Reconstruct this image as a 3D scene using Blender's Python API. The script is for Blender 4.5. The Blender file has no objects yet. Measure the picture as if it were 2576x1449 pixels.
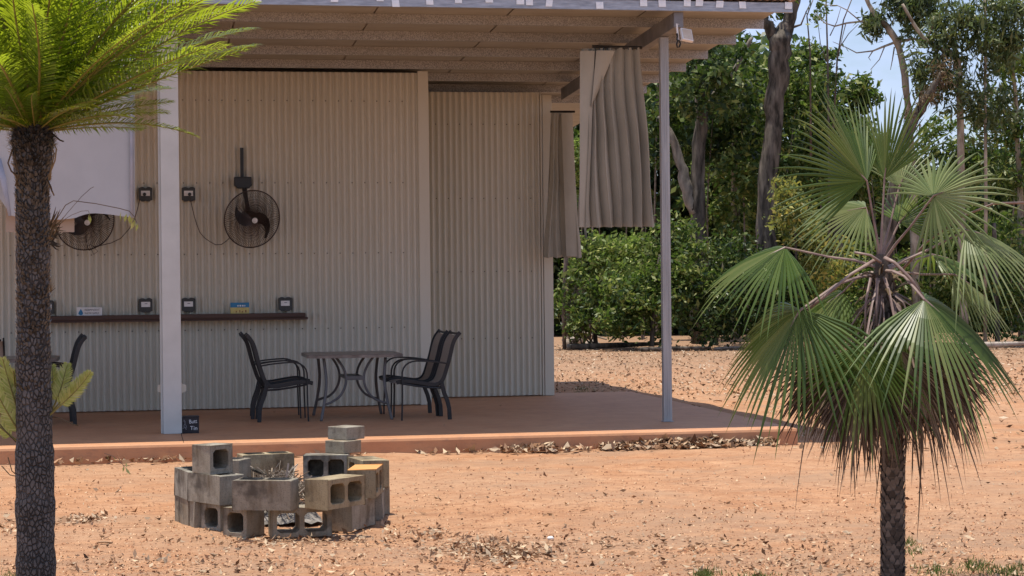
import bpy, math, random
import numpy as np
from mathutils import Vector, Matrix
random.seed(7); RNG = np.random.default_rng(7)
S = bpy.context.scene
COL = S.collection
PI = math.pi
# ------------------------------------------------------------------ camera
FP, PCX, PCY = 5014.0, 1288.0, 724.5          # focal length / centre in photo units (2576 wide)
YAW, PIT, ROL, CZ = .1867, -.005, -.0103, 1.665
fw = Vector((math.sin(YAW)*math.cos(PIT), math.cos(YAW)*math.cos(PIT), math.sin(PIT)))
r0 = Vector((math.cos(YAW), -math.sin(YAW), 0)); u0 = r0.cross(fw)
RT = math.cos(ROL)*r0 + math.sin(ROL)*u0
UP = -math.sin(ROL)*r0 + math.cos(ROL)*u0
CAMP = Vector((0, 0, CZ))
def ray(px, py): return fw + RT*((px-PCX)/FP) - UP*((py-PCY)/FP)
def atY(px, py, Y): d = ray(px, py); return CAMP + d*(Y/d.y)
def atZ(px, py, Z): d = ray(px, py); return CAMP + d*((Z-CZ)/d.z)
def atD(px, py, D): return CAMP + ray(px, py)*D
cam = bpy.data.cameras.new('camera'); camo = bpy.data.objects.new('camera', cam); COL.objects.link(camo)
cam.sensor_width = 36; cam.lens = 36*FP/2576; cam.clip_end = 3000; cam.clip_start = .1
camo.matrix_world = Matrix(((RT.x, UP.x, -fw.x, 0), (RT.y, UP.y, -fw.y, 0), (RT.z, UP.z, -fw.z, CZ), (0, 0, 0, 1)))
S.camera = camo
# ------------------------------------------------------------------ light
SUN_EL, SUN_AZ = math.radians(81), Vector((-.91, .40, 0)).normalized()
sd = SUN_AZ*math.cos(SUN_EL) + Vector((0, 0, math.sin(SUN_EL)))
sl = bpy.data.lights.new('sun', 'SUN'); sl.energy = 4.8; sl.angle = math.radians(.55); sl.color = (1, .94, .82)
so = bpy.data.objects.new('sun', sl); COL.objects.link(so)
so.rotation_euler = sd.to_track_quat('Z', 'Y').to_euler()
W = bpy.data.worlds.new('World'); S.world = W; W.use_nodes = True
nt = W.node_tree; nt.nodes.clear()
wo = nt.nodes.new('ShaderNodeOutputWorld'); bg = nt.nodes.new('ShaderNodeBackground')
sk = nt.nodes.new('ShaderNodeTexSky'); sk.sky_type = 'NISHITA'; sk.sun_disc = False
sk.sun_elevation = SUN_EL; sk.sun_rotation = math.atan2(SUN_AZ.x, SUN_AZ.y); sk.air_density = 1.0; sk.dust_density = .6; sk.ozone_density = 1.2
tc = nt.nodes.new('ShaderNodeTexCoord'); mp = nt.nodes.new('ShaderNodeMapping'); mp.inputs['Scale'].default_value = (1, 1, 2.6)
nz = nt.nodes.new('ShaderNodeTexNoise'); nz.inputs['Scale'].default_value = 7; nz.inputs['Detail'].default_value = 7; nz.inputs['Roughness'].default_value = .55
rp = nt.nodes.new('ShaderNodeValToRGB'); rp.color_ramp.elements[0].position = .38; rp.color_ramp.elements[1].position = .66
mx = nt.nodes.new('ShaderNodeMix'); mx.data_type = 'RGBA'; mx.inputs[7].default_value = (5.8, 6.9, 10.2, 1)
nt.links.new(tc.outputs['Generated'], mp.inputs[0]); nt.links.new(mp.outputs[0], nz.inputs['Vector'])
nt.links.new(nz.outputs[0], rp.inputs[0]); nt.links.new(rp.outputs[0], mx.inputs[0])
nt.links.new(sk.outputs[0], mx.inputs[6]); nt.links.new(mx.outputs[2], bg.inputs[0])
bg.inputs[1].default_value = .1; nt.links.new(bg.outputs[0], wo.inputs[0])
S.view_settings.view_transform = 'Standard'; S.view_settings.look = 'None'; S.view_settings.exposure = .28; S.view_settings.gamma = 1
S.cycles.max_bounces = 8; S.cycles.diffuse_bounces = 5; S.cycles.transmission_bounces = 6; S.cycles.transparent_max_bounces = 8
# ------------------------------------------------------------------ materials
def rgb(r, g, b):
    f = lambda c: (c/255/12.92) if c/255 <= .04045 else ((c/255+.055)/1.055)**2.4
    return (f(r), f(g), f(b), 1)
class MT:
    def __init__(s, name, rough=.8, spec=.3, metal=0):
        s.m = bpy.data.materials.new(name); s.m.use_nodes = True
        s.t = s.m.node_tree; s.b = s.t.nodes['Principled BSDF']
        s.b.inputs['Roughness'].default_value = rough; s.b.inputs['Specular IOR Level'].default_value = spec; s.b.inputs['Metallic'].default_value = metal
        s.co = s.t.nodes.new('ShaderNodeTexCoord')
    def n(s, ty, **k):
        n = s.t.nodes.new(ty)
        for a, v in k.items(): setattr(n, a, v)
        return n
    def l(s, a, b): s.t.links.new(a, b)
    def vec(s, scale=(1, 1, 1), src='Object'):
        m = s.n('ShaderNodeMapping'); m.inputs['Scale'].default_value = scale; s.l(s.co.outputs[src], m.inputs[0]); return m.outputs[0]
    def noise(s, scale, det=5, rough=.55, vs=(1, 1, 1), src='Object'):
        n = s.n('ShaderNodeTexNoise'); n.inputs['Scale'].default_value = scale; n.inputs['Detail'].default_value = det; n.inputs['Roughness'].default_value = rough
        s.l(s.vec(vs, src), n.inputs['Vector']); return n.outputs[0]
    def voro(s, scale, vs=(1, 1, 1), feature='F1', out='Distance', src='Object', rnd=1):
        n = s.n('ShaderNodeTexVoronoi', feature=feature); n.inputs['Scale'].default_value = scale; n.inputs['Randomness'].default_value = rnd
        s.l(s.vec(vs, src), n.inputs['Vector']); return n.outputs[out]
    def ramp(s, fac, stops):
        r = s.n('ShaderNodeValToRGB'); e = r.color_ramp.elements
        while len(e) < len(stops): e.new(.5)
        for i, (p, c) in enumerate(stops): e[i].position = p; e[i].color = c if len(c) == 4 else (*c, 1)
        s.l(fac, r.inputs[0]); return r.outputs[0]
    def mix(s, fac, a, b, mode='MIX'):
        m = s.n('ShaderNodeMix', data_type='RGBA', blend_type=mode)
        for sock, v in ((m.inputs[0], fac), (m.inputs[6], a), (m.inputs[7], b)):
            if hasattr(v, 'is_linked'): s.l(v, sock)
            else: sock.default_value = v
        return m.outputs[2]
    def island(s): return s.n('ShaderNodeNewGeometry').outputs['Random Per Island']
    def objrand(s): return s.n('ShaderNodeObjectInfo').outputs['Random']
    def col(s, c):
        if hasattr(c, 'is_linked'): s.l(c, s.b.inputs['Base Color'])
        else: s.b.inputs['Base Color'].default_value = c
        return s
    def bump(s, h, st=.3, dist=.02):
        b = s.n('ShaderNodeBump'); b.inputs['Strength'].default_value = st; b.inputs['Distance'].default_value = dist
        s.l(h, b.inputs['Height']); s.l(b.outputs[0], s.b.inputs['Normal']); return s
def two(name, a, b, scale=6, rough=.8, spec=.3, metal=0, bump=0, vs=(1, 1, 1), lo=.35, hi=.65, bs=None):
    m = MT(name, rough, spec, metal); n = m.noise(scale, 6, .6, vs); m.col(m.ramp(n, [(lo, a), (hi, b)]))
    if bump: m.bump(m.noise(bs or scale*6, 4, .6, vs), bump, .01)
    return m.m
def leafmat(name, cols, trans=.35, rough=.5, spec=.35, tcol=None):
    m = MT(name, rough, spec)
    st = [(i/(len(cols)-1), c) for i, c in enumerate(cols)]
    c = m.ramp(m.island(), st); m.col(c)
    tr = m.n('ShaderNodeBsdfTranslucent'); ms = m.n('ShaderNodeMixShader'); ms.inputs[0].default_value = trans
    if tcol: m.l(m.mix(.75, c, tcol), tr.inputs[0])
    else: m.l(c, tr.inputs[0])
    o = m.t.nodes['Material Output']; m.l(m.b.outputs[0], ms.inputs[1]); m.l(tr.outputs[0], ms.inputs[2]); m.l(ms.outputs[0], o.inputs[0])
    return m.m
M = {}
# ground
g = MT('red_gravel_ground', .95, .1)
n1 = g.noise(.35, 4, .6); n2 = g.noise(2.2, 6, .65); n3 = g.noise(38, 3, .7); n4 = g.voro(46)
base = g.ramp(n2, [(.28, (.37, .175, .088)), (.5, (.47, .245, .132)), (.72, (.56, .325, .19))])
base = g.mix(g.ramp(n1, [(.42, (0, 0, 0)), (.62, (.75, .75, .75))]), base, (.45, .27, .165, 1))
base = g.mix(g.ramp(n3, [(.34, (.5, .5, .5)), (.43, (0, 0, 0))]), base, (.25, .12, .07, 1))
base = g.mix(g.ramp(n4, [(.10, (.6, .6, .6)), (.22, (0, 0, 0))]), base, (.60, .38, .23, 1))
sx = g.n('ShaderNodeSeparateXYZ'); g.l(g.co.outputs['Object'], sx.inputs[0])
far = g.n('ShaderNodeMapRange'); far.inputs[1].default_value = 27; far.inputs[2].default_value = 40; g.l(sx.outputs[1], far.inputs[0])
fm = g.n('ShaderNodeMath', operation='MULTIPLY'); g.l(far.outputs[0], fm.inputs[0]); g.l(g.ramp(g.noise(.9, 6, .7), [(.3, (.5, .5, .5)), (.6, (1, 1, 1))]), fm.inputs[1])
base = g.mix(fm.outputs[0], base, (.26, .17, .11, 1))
n5 = g.noise(7.5, 7, .72, (.7, 1.0, 1)); base = g.mix(g.ramp(n5, [(.36, (.55, .55, .55)), (.5, (0, 0, 0))]), base, (.30, .14, .075, 1)); base = g.mix(g.ramp(n5, [(.55, (0, 0, 0)), (.70, (.5, .5, .5))]), base, (.55, .33, .19, 1))
n6 = g.noise(15, 5, .75, (.55, 1.0, 1)); base = g.mix(g.ramp(n6, [(.32, (.75, .75, .75)), (.43, (0, 0, 0))]), base, (.17, .085, .05, 1)); base = g.mix(g.ramp(n6, [(.60, (0, 0, 0)), (.74, (.55, .55, .55))]), base, (.58, .38, .24, 1))
gr = g.noise(1.1, 5, .65, (.6, 1, 1)); base = g.mix(g.ramp(gr, [(.48, (0, 0, 0)), (.66, (.7, .7, .7))]), base, (.34, .215, .14, 1))
nr = g.n('ShaderNodeMapRange'); nr.inputs[1].default_value = 14.6; nr.inputs[2].default_value = 11.4; g.l(sx.outputs[1], nr.inputs[0]); nm = g.n('ShaderNodeMath', operation='MULTIPLY'); g.l(nr.outputs[0], nm.inputs[0]); g.l(g.ramp(g.noise(2.6, 6, .75, (.6, 1, 1)), [(.42, (0, 0, 0)), (.62, (.75, .75, .75))]), nm.inputs[1])
base = g.mix(nm.outputs[0], base, (.31, .20, .135, 1))
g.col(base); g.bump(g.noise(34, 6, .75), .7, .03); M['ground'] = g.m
# slab
m = MT('painted_concrete', .6, .35); c = m.ramp(m.noise(2.5, 6, .65), [(.3, (.46, .215, .108)), (.7, (.55, .285, .15))])
c = m.mix(m.ramp(m.noise(9, 5, .7, (1, 1, 3)), [(.52, (0, 0, 0)), (.72, (.55, .55, .55))]), c, (.30, .165, .105, 1)); m.col(c); m.bump(m.noise(60, 4), .15, .004); M['slab'] = m.m
def steelwall(name, a, b):
    m = MT(name, .42, .45); c = m.ramp(m.noise(.8, 5, .6, (1, 1, .35)), [(.3, a), (.7, b)])
    c = m.mix(m.ramp(m.noise(5, 5, .7, (2.5, 1, .25)), [(.55, (0, 0, 0)), (.8, (.35, .35, .35))]), c, (.42, .36, .29, 1)); m.col(c); return m.m
M['wall'] = steelwall('cream_steel_sheet', (.54, .515, .425, 1), (.61, .58, .49, 1))
M['trim'] = steelwall('cream_steel_trim', (.55, .525, .435, 1), (.62, .59, .50, 1))
M['postw'] = two('pale_post_paint', (.47, .49, .475, 1), (.54, .56, .545, 1), 3, .5, .4)
m = MT('galvanised_steel', .5, .5, .55); v = m.voro(130, (1, 1, 1), 'F1', 'Color'); bw = m.n('ShaderNodeRGBToBW'); m.l(v, bw.inputs[0])
c = m.ramp(bw.outputs[0], [(.15, (.20, .20, .20)), (.85, (.48, .48, .48))]); c = m.mix(m.ramp(m.noise(3, 6, .7, (.4, 1, 1)), [(.45, (0, 0, 0)), (.75, (.6, .6, .6))]), c, (.27, .24, .185, 1)); m.col(c); M['galv'] = m.m
M['galvsky'] = two('sky_tinted_galv_fascia', (.27, .30, .35, 1), (.44, .48, .54, 1), 14, .45, .5, .5, .2, (.5, 1, 3))  # galvanised steel with the sky's reflection put into its blue
M['postg'] = two('weathered_zinc', (.30, .31, .32, 1), (.42, .43, .44, 1), 4, .5, .5, .35, vs=(6, 6, .4))
M['beam'] = two('grey_beam_steel', (.16, .16, .17, 1), (.24, .24, .25, 1), 5, .55, .4, .3)
M['liner'] = two('tan_ceiling_panel', (.25, .24, .21, 1), (.32, .31, .275, 1), 1.4, .5, .4, 0, vs=(1, 4, 1))
M['rooftop'] = two('weathered_roof_sheet', (.42, .32, .26, 1), (.55, .45, .38, 1), 2, .5, .4, .2)
M['foil'] = two('silver_foil', (.75, .78, .80, 1), (.9, .9, .9, 1), 30, .35, .6, .2)
M['dark'] = two('black_gap', (.012, .01, .009, 1), (.02, .018, .016, 1), 5, .9, .1)
M['shelf'] = two('dark_stained_timber', (.045, .022, .016, 1), (.085, .042, .03, 1), 4, .5, .4, 0, .2, (.4, 4, 6))
M['blackmetal'] = two('black_powder_coat', (.012, .012, .014, 1), (.024, .023, .025, 1), 8, .45, .4)
M['bronze'] = two('grey_bronze_tube', (.085, .08, .08, 1), (.13, .12, .12, 1), 8, .45, .45)
m = MT('brown_sling_mesh', .75, .2); c = m.mix(m.ramp(m.noise(260, 1), [(.45, (.2, .2, .2)), (.55, (.8, .8, .8))]), (.24, .195, .16, 1), (.34, .28, .23, 1)); m.col(c); M['sling'] = m.m
M['tabletop'] = two('mottled_grey_tabletop', (.13, .105, .09, 1), (.24, .20, .175, 1), 9, .35, .5)
M['fanblack'] = two('dark_fan_plastic', (.010, .010, .010, 1), (.018, .017, .016, 1), 8, .4, .4)
M['guard'] = two('brown_black_wire', (.035, .022, .018, 1), (.055, .036, .03, 1), 8, .5, .4)
M['badge'] = two('grey_badge', (.5, .5, .5, 1), (.7, .7, .7, 1), 30, .4, .5)
M['outlet'] = two('charcoal_plastic', (.03, .033, .033, 1), (.05, .052, .05, 1), 10, .5, .4)
M['white'] = two('white_plastic', (.70, .68, .66, 1), (.80, .79, .77, 1), 10, .45, .4)
M['blue'] = two('sign_blue', (.025, .17, .33, 1), (.035, .22, .42, 1), 10, .5, .4)
M['yellow'] = two('sign_yellow', (.55, .44, .12, 1), (.66, .55, .24, 1), 18, .6, .3)
M['ink'] = two('dark_ink', (.05, .05, .06, 1), (.09, .09, .10, 1), 10, .7, .2)
M['chalk'] = two('white_chalk', (.55, .55, .57, 1), (.8, .8, .8, 1), 40, .9, .1)
M['chalkdim'] = two('smudged_chalk', (.12, .125, .14, 1), (.3, .3, .32, 1), 60, .9, .1)
M['tin'] = two('black_tin_paint', (.008, .008, .014, 1), (.02, .02, .028, 1), 6, .4, .4)
m = MT('taupe_curtain_cloth', .9, .1); c = m.ramp(m.noise(2.6, 5, .6, (1, 1, .5)), [(.3, (.30, .285, .235)), (.7, (.39, .37, .31))])
c = m.mix(m.ramp(m.noise(3, 6, .7, (1, 1, .6)), [(.62, (0, 0, 0)), (.75, (.5, .5, .5))]), c, (.24, .20, .13, 1)); m.col(c); m.bump(m.noise(300, 2), .2, .002); M['curtain'] = m.m
def cloth(name, a, b, tr):
    m = MT(name, .9, .1); c = m.ramp(m.noise(1.6, 5, .6), [(.3, a), (.7, b)]); m.col(c); m.bump(m.noise(3.5, 5, .6, (1, 1, .4)), .35, .03)
    t = m.n('ShaderNodeBsdfTranslucent'); m.l(c, t.inputs[0]); ms = m.n('ShaderNodeMixShader'); ms.inputs[0].default_value = tr
    m.l(m.b.outputs[0], ms.inputs[1]); m.l(t.outputs[0], ms.inputs[2]); m.l(ms.outputs[0], m.t.nodes['Material Output'].inputs[0]); return m.m
M['whitecloth'] = cloth('white_blind_cloth', (.49, .52, .55, 1), (.57, .60, .63, 1), .12)
M['shaded_fold'] = two('blue_grey_fold_shade', (.36, .41, .52, 1), (.46, .50, .60, 1), 6, .8, .2)  # shadow of the blind's folded edge, put into a blue-grey colour
M['warmlitcloth'] = cloth('warm_lit_flap_cloth', (.42, .33, .26, 1), (.5, .4, .32, 1), .1)  # warm light on the lower flap, put into the cloth as tan
def concrete(name, a, b, stain, top=None):
    m = MT(name, .92, .15); r = m.objrand(); c = m.ramp(m.noise(5, 6, .6), [(.3, a), (.7, b)])
    c = m.mix(m.ramp(m.noise(6, 5, .65, (1, 1, .45)), [(.46, (0, 0, 0)), (.68, (.8, .8, .8))]), c, stain)
    c = m.mix(m.ramp(r, [(0, (0, 0, 0)), (1, (.5, .5, .5))]), c, (.28, .205, .12, 1))
    c = m.mix(m.ramp(m.noise(3.2, 4, .7), [(.50, (0, 0, 0)), (.66, (.75, .75, .75))]), c, (.05, .042, .035, 1))
    c = m.mix(m.ramp(m.noise(90, 3, .7), [(.36, (.5, .5, .5)), (.46, (0, 0, 0))]), c, (.10, .085, .07, 1))
    if top:
        gn = m.n('ShaderNodeSeparateXYZ'); m.l(m.co.outputs['Object'], gn.inputs[0]); q = m.ramp(gn.outputs[2], [(.184, (0, 0, 0)), (.1895, (1, 1, 1))]); c = m.mix(q, c, top)
    m.col(c); m.bump(m.noise(120, 4, .7), .5, .006); return m.m
M['block'] = concrete('grey_concrete_block', (.25, .23, .19, 1), (.40, .375, .32, 1), (.09, .068, .048, 1))
M['blocky'] = concrete('buff_concrete_block', (.34, .28, .175, 1), (.48, .405, .27, 1), (.12, .075, .04, 1))
M['blocko'] = concrete('ochre_topped_block', (.31, .24, .15, 1), (.40, .33, .22, 1), (.15, .10, .06, 1), (.62, .30, .10, 1))
# cycad / palms
m = MT('cycad_bark', .75, .4); v = m.voro(58, (1, 1, .6), 'DISTANCE_TO_EDGE'); c = m.ramp(v, [(.01, (.022, .018, .016)), (.16, (.125, .113, .108))])
c = m.mix(m.ramp(m.noise(26, 5, .7), [(.4, (0, 0, 0)), (.7, (.75, .75, .75))]), c, (.035, .028, .025, 1)); c = m.mix(m.ramp(m.noise(5, 5, .7), [(.5, (0, 0, 0)), (.72, (.6, .6, .6))]), c, (.20, .175, .165, 1)); c = m.mix(m.ramp(m.noise(9, 4, .6, (.25, .25, 1)), [(.56, (0, 0, 0)), (.64, (.7, .7, .7))]), c, (.03, .026, .024, 1)); m.col(c)
mth = m.n('ShaderNodeMath', operation='MINIMUM'); mth.inputs[1].default_value = .16; m.l(v, mth.inputs[0]); m.bump(mth.outputs[0], 1, .05); M['cybark'] = m.m
M['cyscale'] = leafmat('dark_leaf_base', [(.02, .017, .015, 1), (.045, .039, .034, 1), (.10, .09, .082, 1)], .05, .35, .6)
M['straw'] = leafmat('dry_brown_strap', [(.045, .032, .022, 1), (.12, .08, .045, 1), (.28, .20, .11, 1)], .15, .7, .2)
M['cyleaf'] = leafmat('cycad_leaflet', [(.016, .045, .007, 1), (.060, .145, .010, 1), (.17, .25, .014, 1)], .46, .3, .55, (.54, .64, .03, 1))
M['rachis'] = two('yellow_green_rachis', (.16, .14, .03, 1), (.26, .22, .06, 1), 12, .5, .4)
M['orange'] = two('orange_leaf_stub', (.22, .10, .03, 1), (.42, .24, .08, 1), 30, .5, .4)
M['pup'] = leafmat('pale_young_frond', [(.30, .34, .08, 1), (.44, .46, .14, 1), (.60, .56, .25, 1)], .35, .5, .3, (.55, .6, .15, 1))
m = MT('palm_bark', .85, .25); c = m.ramp(m.noise(18, 5, .7), [(.3, (.05, .04, .033)), (.7, (.13, .105, .085))]); m.col(c); m.bump(m.noise(60, 4, .7), .6, .01); M['palmbark'] = m.m
M['palmscar'] = leafmat('palm_boot', [(.05, .04, .033, 1), (.10, .08, .066, 1), (.19, .155, .13, 1)], .02, .8, .3)
M['petiole'] = two('mauve_petiole', (.17, .11, .10, 1), (.30, .21, .17, 1), 14, .55, .35)
M['fan'] = leafmat('fan_palm_leaf', [(.024, .050, .011, 1), (.054, .098, .020, 1), (.105, .155, .04, 1), (.21, .235, .08, 1)], .25, .38, .34, (.22, .36, .035, 1))
M['fanlit'] = leafmat('pale_lit_fan_leaf', [(.10, .14, .05, 1), (.17, .21, .08, 1), (.27, .30, .14, 1)], .27, .42, .3, (.28, .40, .14, 1))  # glaucous fan leaf, with front light and backlight put into the paler colour
M['fandead'] = leafmat('dead_fan_leaf', [(.03, .019, .014, 1), (.085, .055, .038, 1), (.22, .165, .12, 1)], .10, .8, .2)
# bush
M['leafdark'] = leafmat('dark_bush_leaf', [(.006, .014, .005, 1), (.020, .045, .011, 1), (.065, .10, .028, 1), (.21, .235, .075, 1)], .22, .45, .28, (.12, .22, .03, 1))
M['leafmid'] = leafmat('mid_green_leaf', [(.008, .018, .006, 1), (.036, .075, .015, 1), (.12, .155, .038, 1), (.30, .31, .095, 1)], .27, .45, .28, (.2, .34, .05, 1))
M['leaflight'] = leafmat('light_green_leaf', [(.02, .04, .011, 1), (.10, .15, .035, 1), (.23, .28, .07, 1), (.46, .45, .15, 1)], .34, .45, .28, (.3, .45, .08, 1))
M['leafyel'] = leafmat('yellow_green_leaf', [(.03, .06, .015, 1), (.09, .13, .03, 1), (.20, .22, .05, 1), (.55, .45, .12, 1)], .3, .42, .4, (.5, .5, .1, 1))
M['gum'] = leafmat('olive_gum_leaf', [(.02, .036, .014, 1), (.06, .09, .03, 1), (.11, .14, .05, 1), (.19, .21, .09, 1)], .28, .4, .5, (.22, .3, .07, 1))
M['barkdark'] = two('dark_tree_bark', (.035, .03, .024, 1), (.19, .16, .13, 1), 7, .9, .2, 0, 1, (1, 1, .2), .4, .68, 12)
M['barkpale'] = two('pale_gum_bark', (.15, .115, .08, 1), (.46, .39, .30, 1), 6, .8, .2, 0, .5, (1, 1, .4))
M['barklit'] = two('lit_grey_brown_bark', (.09, .078, .064, 1), (.30, .26, .215, 1), 6, .85, .2, 0, .8, (1, 1, .3))  # paler bark for side limbs, sunlight on them put into the colour
M['twig'] = two('grey_twig', (.10, .075, .06, 1), (.22, .18, .15, 1), 8, .9, .1)
M['litter'] = leafmat('fallen_leaf', [(.06, .03, .018, 1), (.22, .115, .06, 1), (.42, .25, .15, 1), (.36, .27, .19, 1), (.62, .46, .30, 1)], .05, .8, .2)
M['farlitter'] = leafmat('dry_far_leaf', [(.09, .055, .035, 1), (.26, .15, .085, 1), (.42, .29, .18, 1), (.58, .46, .34, 1)], .05, .8, .2)
M['pebble'] = leafmat('loose_pebble', [(.14, .06, .035, 1), (.34, .16, .085, 1), (.46, .25, .14, 1), (.56, .36, .22, 1)], .0, .9, .2)
M['grass'] = leafmat('short_grass_blade', [(.06, .10, .02, 1), (.10, .15, .035, 1), (.22, .21, .08, 1)], .3, .6, .2)
M['ash'] = two('pale_ash', (.13, .115, .10, 1), (.30, .27, .25, 1), 20, .95, .1)
M['stick'] = leafmat('dry_stick', [(.05, .035, .025, 1), (.22, .16, .11, 1), (.5, .42, .33, 1)], 0, .85, .2)
M['stone'] = two('pale_rock', (.28, .22, .17, 1), (.5, .43, .37, 1), 7, .9, .2, 0, .6)
# ------------------------------------------------------------------ mesh helpers
class MB:
    def __init__(s): s.v = []; s.f = []; s.mi = []
    def add(s, vs, fs, mi=0):
        o = len(s.v); s.v += [tuple(v) for v in vs]; s.f += [tuple(i+o for i in f) for f in fs]; s.mi += [mi]*len(fs)
    def box(s, a, b, mi=0):
        (x0, y0, z0), (x1, y1, z1) = a, b
        s.add([(x0, y0, z0), (x1, y0, z0), (x1, y1, z0), (x0, y1, z0), (x0, y0, z1), (x1, y0, z1), (x1, y1, z1), (x0, y1, z1)],
              [(0, 3, 2, 1), (4, 5, 6, 7), (0, 1, 5, 4), (1, 2, 6, 5), (2, 3, 7, 6), (3, 0, 4, 7)], mi)
    def tube(s, pts, rad, n=8, mi=0, cap=True, flat=1):
        pts = [Vector(p) for p in pts]; k = len(pts)
        rad = [rad]*k if not hasattr(rad, '__len__') else rad
        t = [(pts[min(i+1, k-1)]-pts[max(i-1, 0)]).normalized() for i in range(k)]
        nn = t[0].orthogonal().normalized(); rings = []; vs = []
        for i in range(k):
            nn = (nn - t[i]*nn.dot(t[i])).normalized(); bb = t[i].cross(nn)
            for j in range(n):
                a = 2*PI*j/n; vs.append(pts[i]+nn*math.cos(a)*rad[i]+bb*math.sin(a)*rad[i]*flat)
        fs = [(i*n+j, i*n+(j+1) % n, (i+1)*n+(j+1) % n, (i+1)*n+j) for i in range(k-1) for j in range(n)]
        if cap: fs += [tuple(range(n-1, -1, -1)), tuple((k-1)*n+j for j in range(n))]
        s.add(vs, fs, mi)
    def bar(s, path, th, y0, y1, mi=0):
        """flat bar swept along a path in the local xz plane, th = thickness in the plane"""
        p = [Vector((a, b)) for a, b in path]; k = len(p); vs = []
        for i in range(k):
            t = (p[min(i+1, k-1)]-p[max(i-1, 0)]).normalized(); n = Vector((-t.y, t.x))*th/2
            a, b = p[i]+n, p[i]-n
            vs += [(a.x, y0, a.y), (a.x, y1, a.y), (b.x, y1, b.y), (b.x, y0, b.y)]
        fs = [(i*4+j, i*4+(j+1) % 4, (i+1)*4+(j+1) % 4, (i+1)*4+j) for i in range(k-1) for j in range(4)]
        fs += [(3, 2, 1, 0), tuple((k-1)*4+j for j in range(4))]; s.add(vs, fs, mi)
    def prism(s, poly, y0, y1, mi=0):
        n = len(poly)
        s.add([(x, y0, z) for x, z in poly]+[(x, y1, z) for x, z in poly],
              [tuple(range(n)), tuple(range(2*n-1, n-1, -1))]+[(j, n+j, n+(j+1) % n, (j+1) % n) for j in range(n)], mi)
    def grid(s, P, mi=0):
        h, w = len(P), len(P[0]); s.add([q for r in P for q in r], [(i*w+j, i*w+j+1, (i+1)*w+j+1, (i+1)*w+j) for i in range(h-1) for j in range(w-1)], mi)
    def ball(s, c, r, mi=0, n=10, jit=0):
        r = r if hasattr(r, '__len__') else (r, r, r); vs = []; c = Vector(c)
        for i in range(n//2+1):
            th = PI*i/(n//2)
            for j in range(n):
                q = 1+random.uniform(-jit, jit); a = 2*PI*j/n
                vs.append((c.x+r[0]*q*math.sin(th)*math.cos(a), c.y+r[1]*q*math.sin(th)*math.sin(a), c.z+r[2]*q*math.cos(th)))
        s.add(vs, [(i*n+j, (i+1)*n+j, (i+1)*n+(j+1) % n, i*n+(j+1) % n) for i in range(n//2) for j in range(n)], mi)
    def xf(s, mat, i0=0): s.v[i0:] = [tuple(mat @ Vector(v)) for v in s.v[i0:]]; return s
    def build(s, name, mats, parent=None, smooth=False, local=True, bevel=0, solid=0):
        mats = mats if isinstance(mats, (list, tuple)) else [mats]
        v = s.v
        if parent is not None and not local:
            o = wpos(parent); v = [(a-o.x, b-o.y, c-o.z) for a, b, c in v]
        me = bpy.data.meshes.new(name); me.from_pydata(v, [], s.f)
        for q in mats: me.materials.append(q)
        if len(mats) > 1: me.polygons.foreach_set('material_index', s.mi)
        if smooth: me.polygons.foreach_set('use_smooth', [True]*len(me.polygons))
        me.update(); ob = bpy.data.objects.new(name, me); COL.objects.link(ob)
        if parent is not None: ob.parent = parent
        if bevel:
            b = ob.modifiers.new('bevel', 'BEVEL'); b.width = bevel; b.segments = 2; b.limit_method = 'ANGLE'
        return ob
def wpos(o):
    p = Vector(o.location)
    while o.parent is not None: o = o.parent; p += Vector(o.location)
    return p
def tag(o, label=None, cat=None, group=None, kind=None):
    for k, v in (('label', label), ('category', cat), ('group', group), ('kind', kind)):
        if v: o[k] = v
    return o
def thing(name, label, cat, loc=(0, 0, 0), rz=0, group=None):
    o = bpy.data.objects.new(name, None); COL.objects.link(o); o.location = loc; o.rotation_euler = (0, 0, rz); o.empty_display_size = .1
    return tag(o, label, cat, group)
def copy_tree(o, parent=None):
    c = o.copy(); COL.objects.link(c)
    if parent is not None: c.parent = parent
    for ch in list(o.children): copy_tree(ch, c)
    return c
def quads(name, V, mat, parent=None, nper=4, smooth=False):
    """V: (n, nper, 3) numpy -> one mesh of separate n-gons / strips of quads"""
    n = V.shape[0]; me = bpy.data.meshes.new(name); me.vertices.add(n*nper); me.vertices.foreach_set('co', V.reshape(-1).astype(np.float32))
    if nper == 4: L = np.arange(n*4); ls = np.arange(n)*4; lt = np.full(n, 4)
    else:  # 6 verts = 2 quads sharing the mid edge (0,1,2,3),(3,2,4,5)
        b = (np.arange(n)*6)[:, None]; L = (b+np.array([0, 1, 2, 3, 3, 2, 4, 5])).reshape(-1); ls = np.arange(2*n)*4; lt = np.full(2*n, 4)
    me.loops.add(len(L)); me.loops.foreach_set('vertex_index', L.astype(np.int32)); me.polygons.add(len(ls)); me.polygons.foreach_set('loop_start', ls.astype(np.int32)); me.polygons.foreach_set('loop_total', lt.astype(np.int32))
    me.materials.append(mat); me.update(calc_edges=True); me.validate()
    o = bpy.data.objects.new(name, me); COL.objects.link(o)
    if parent is not None: o.parent = parent
    return o
def unit(a): return a/np.maximum(np.linalg.norm(a, axis=-1, keepdims=True), 1e-9)
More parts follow.
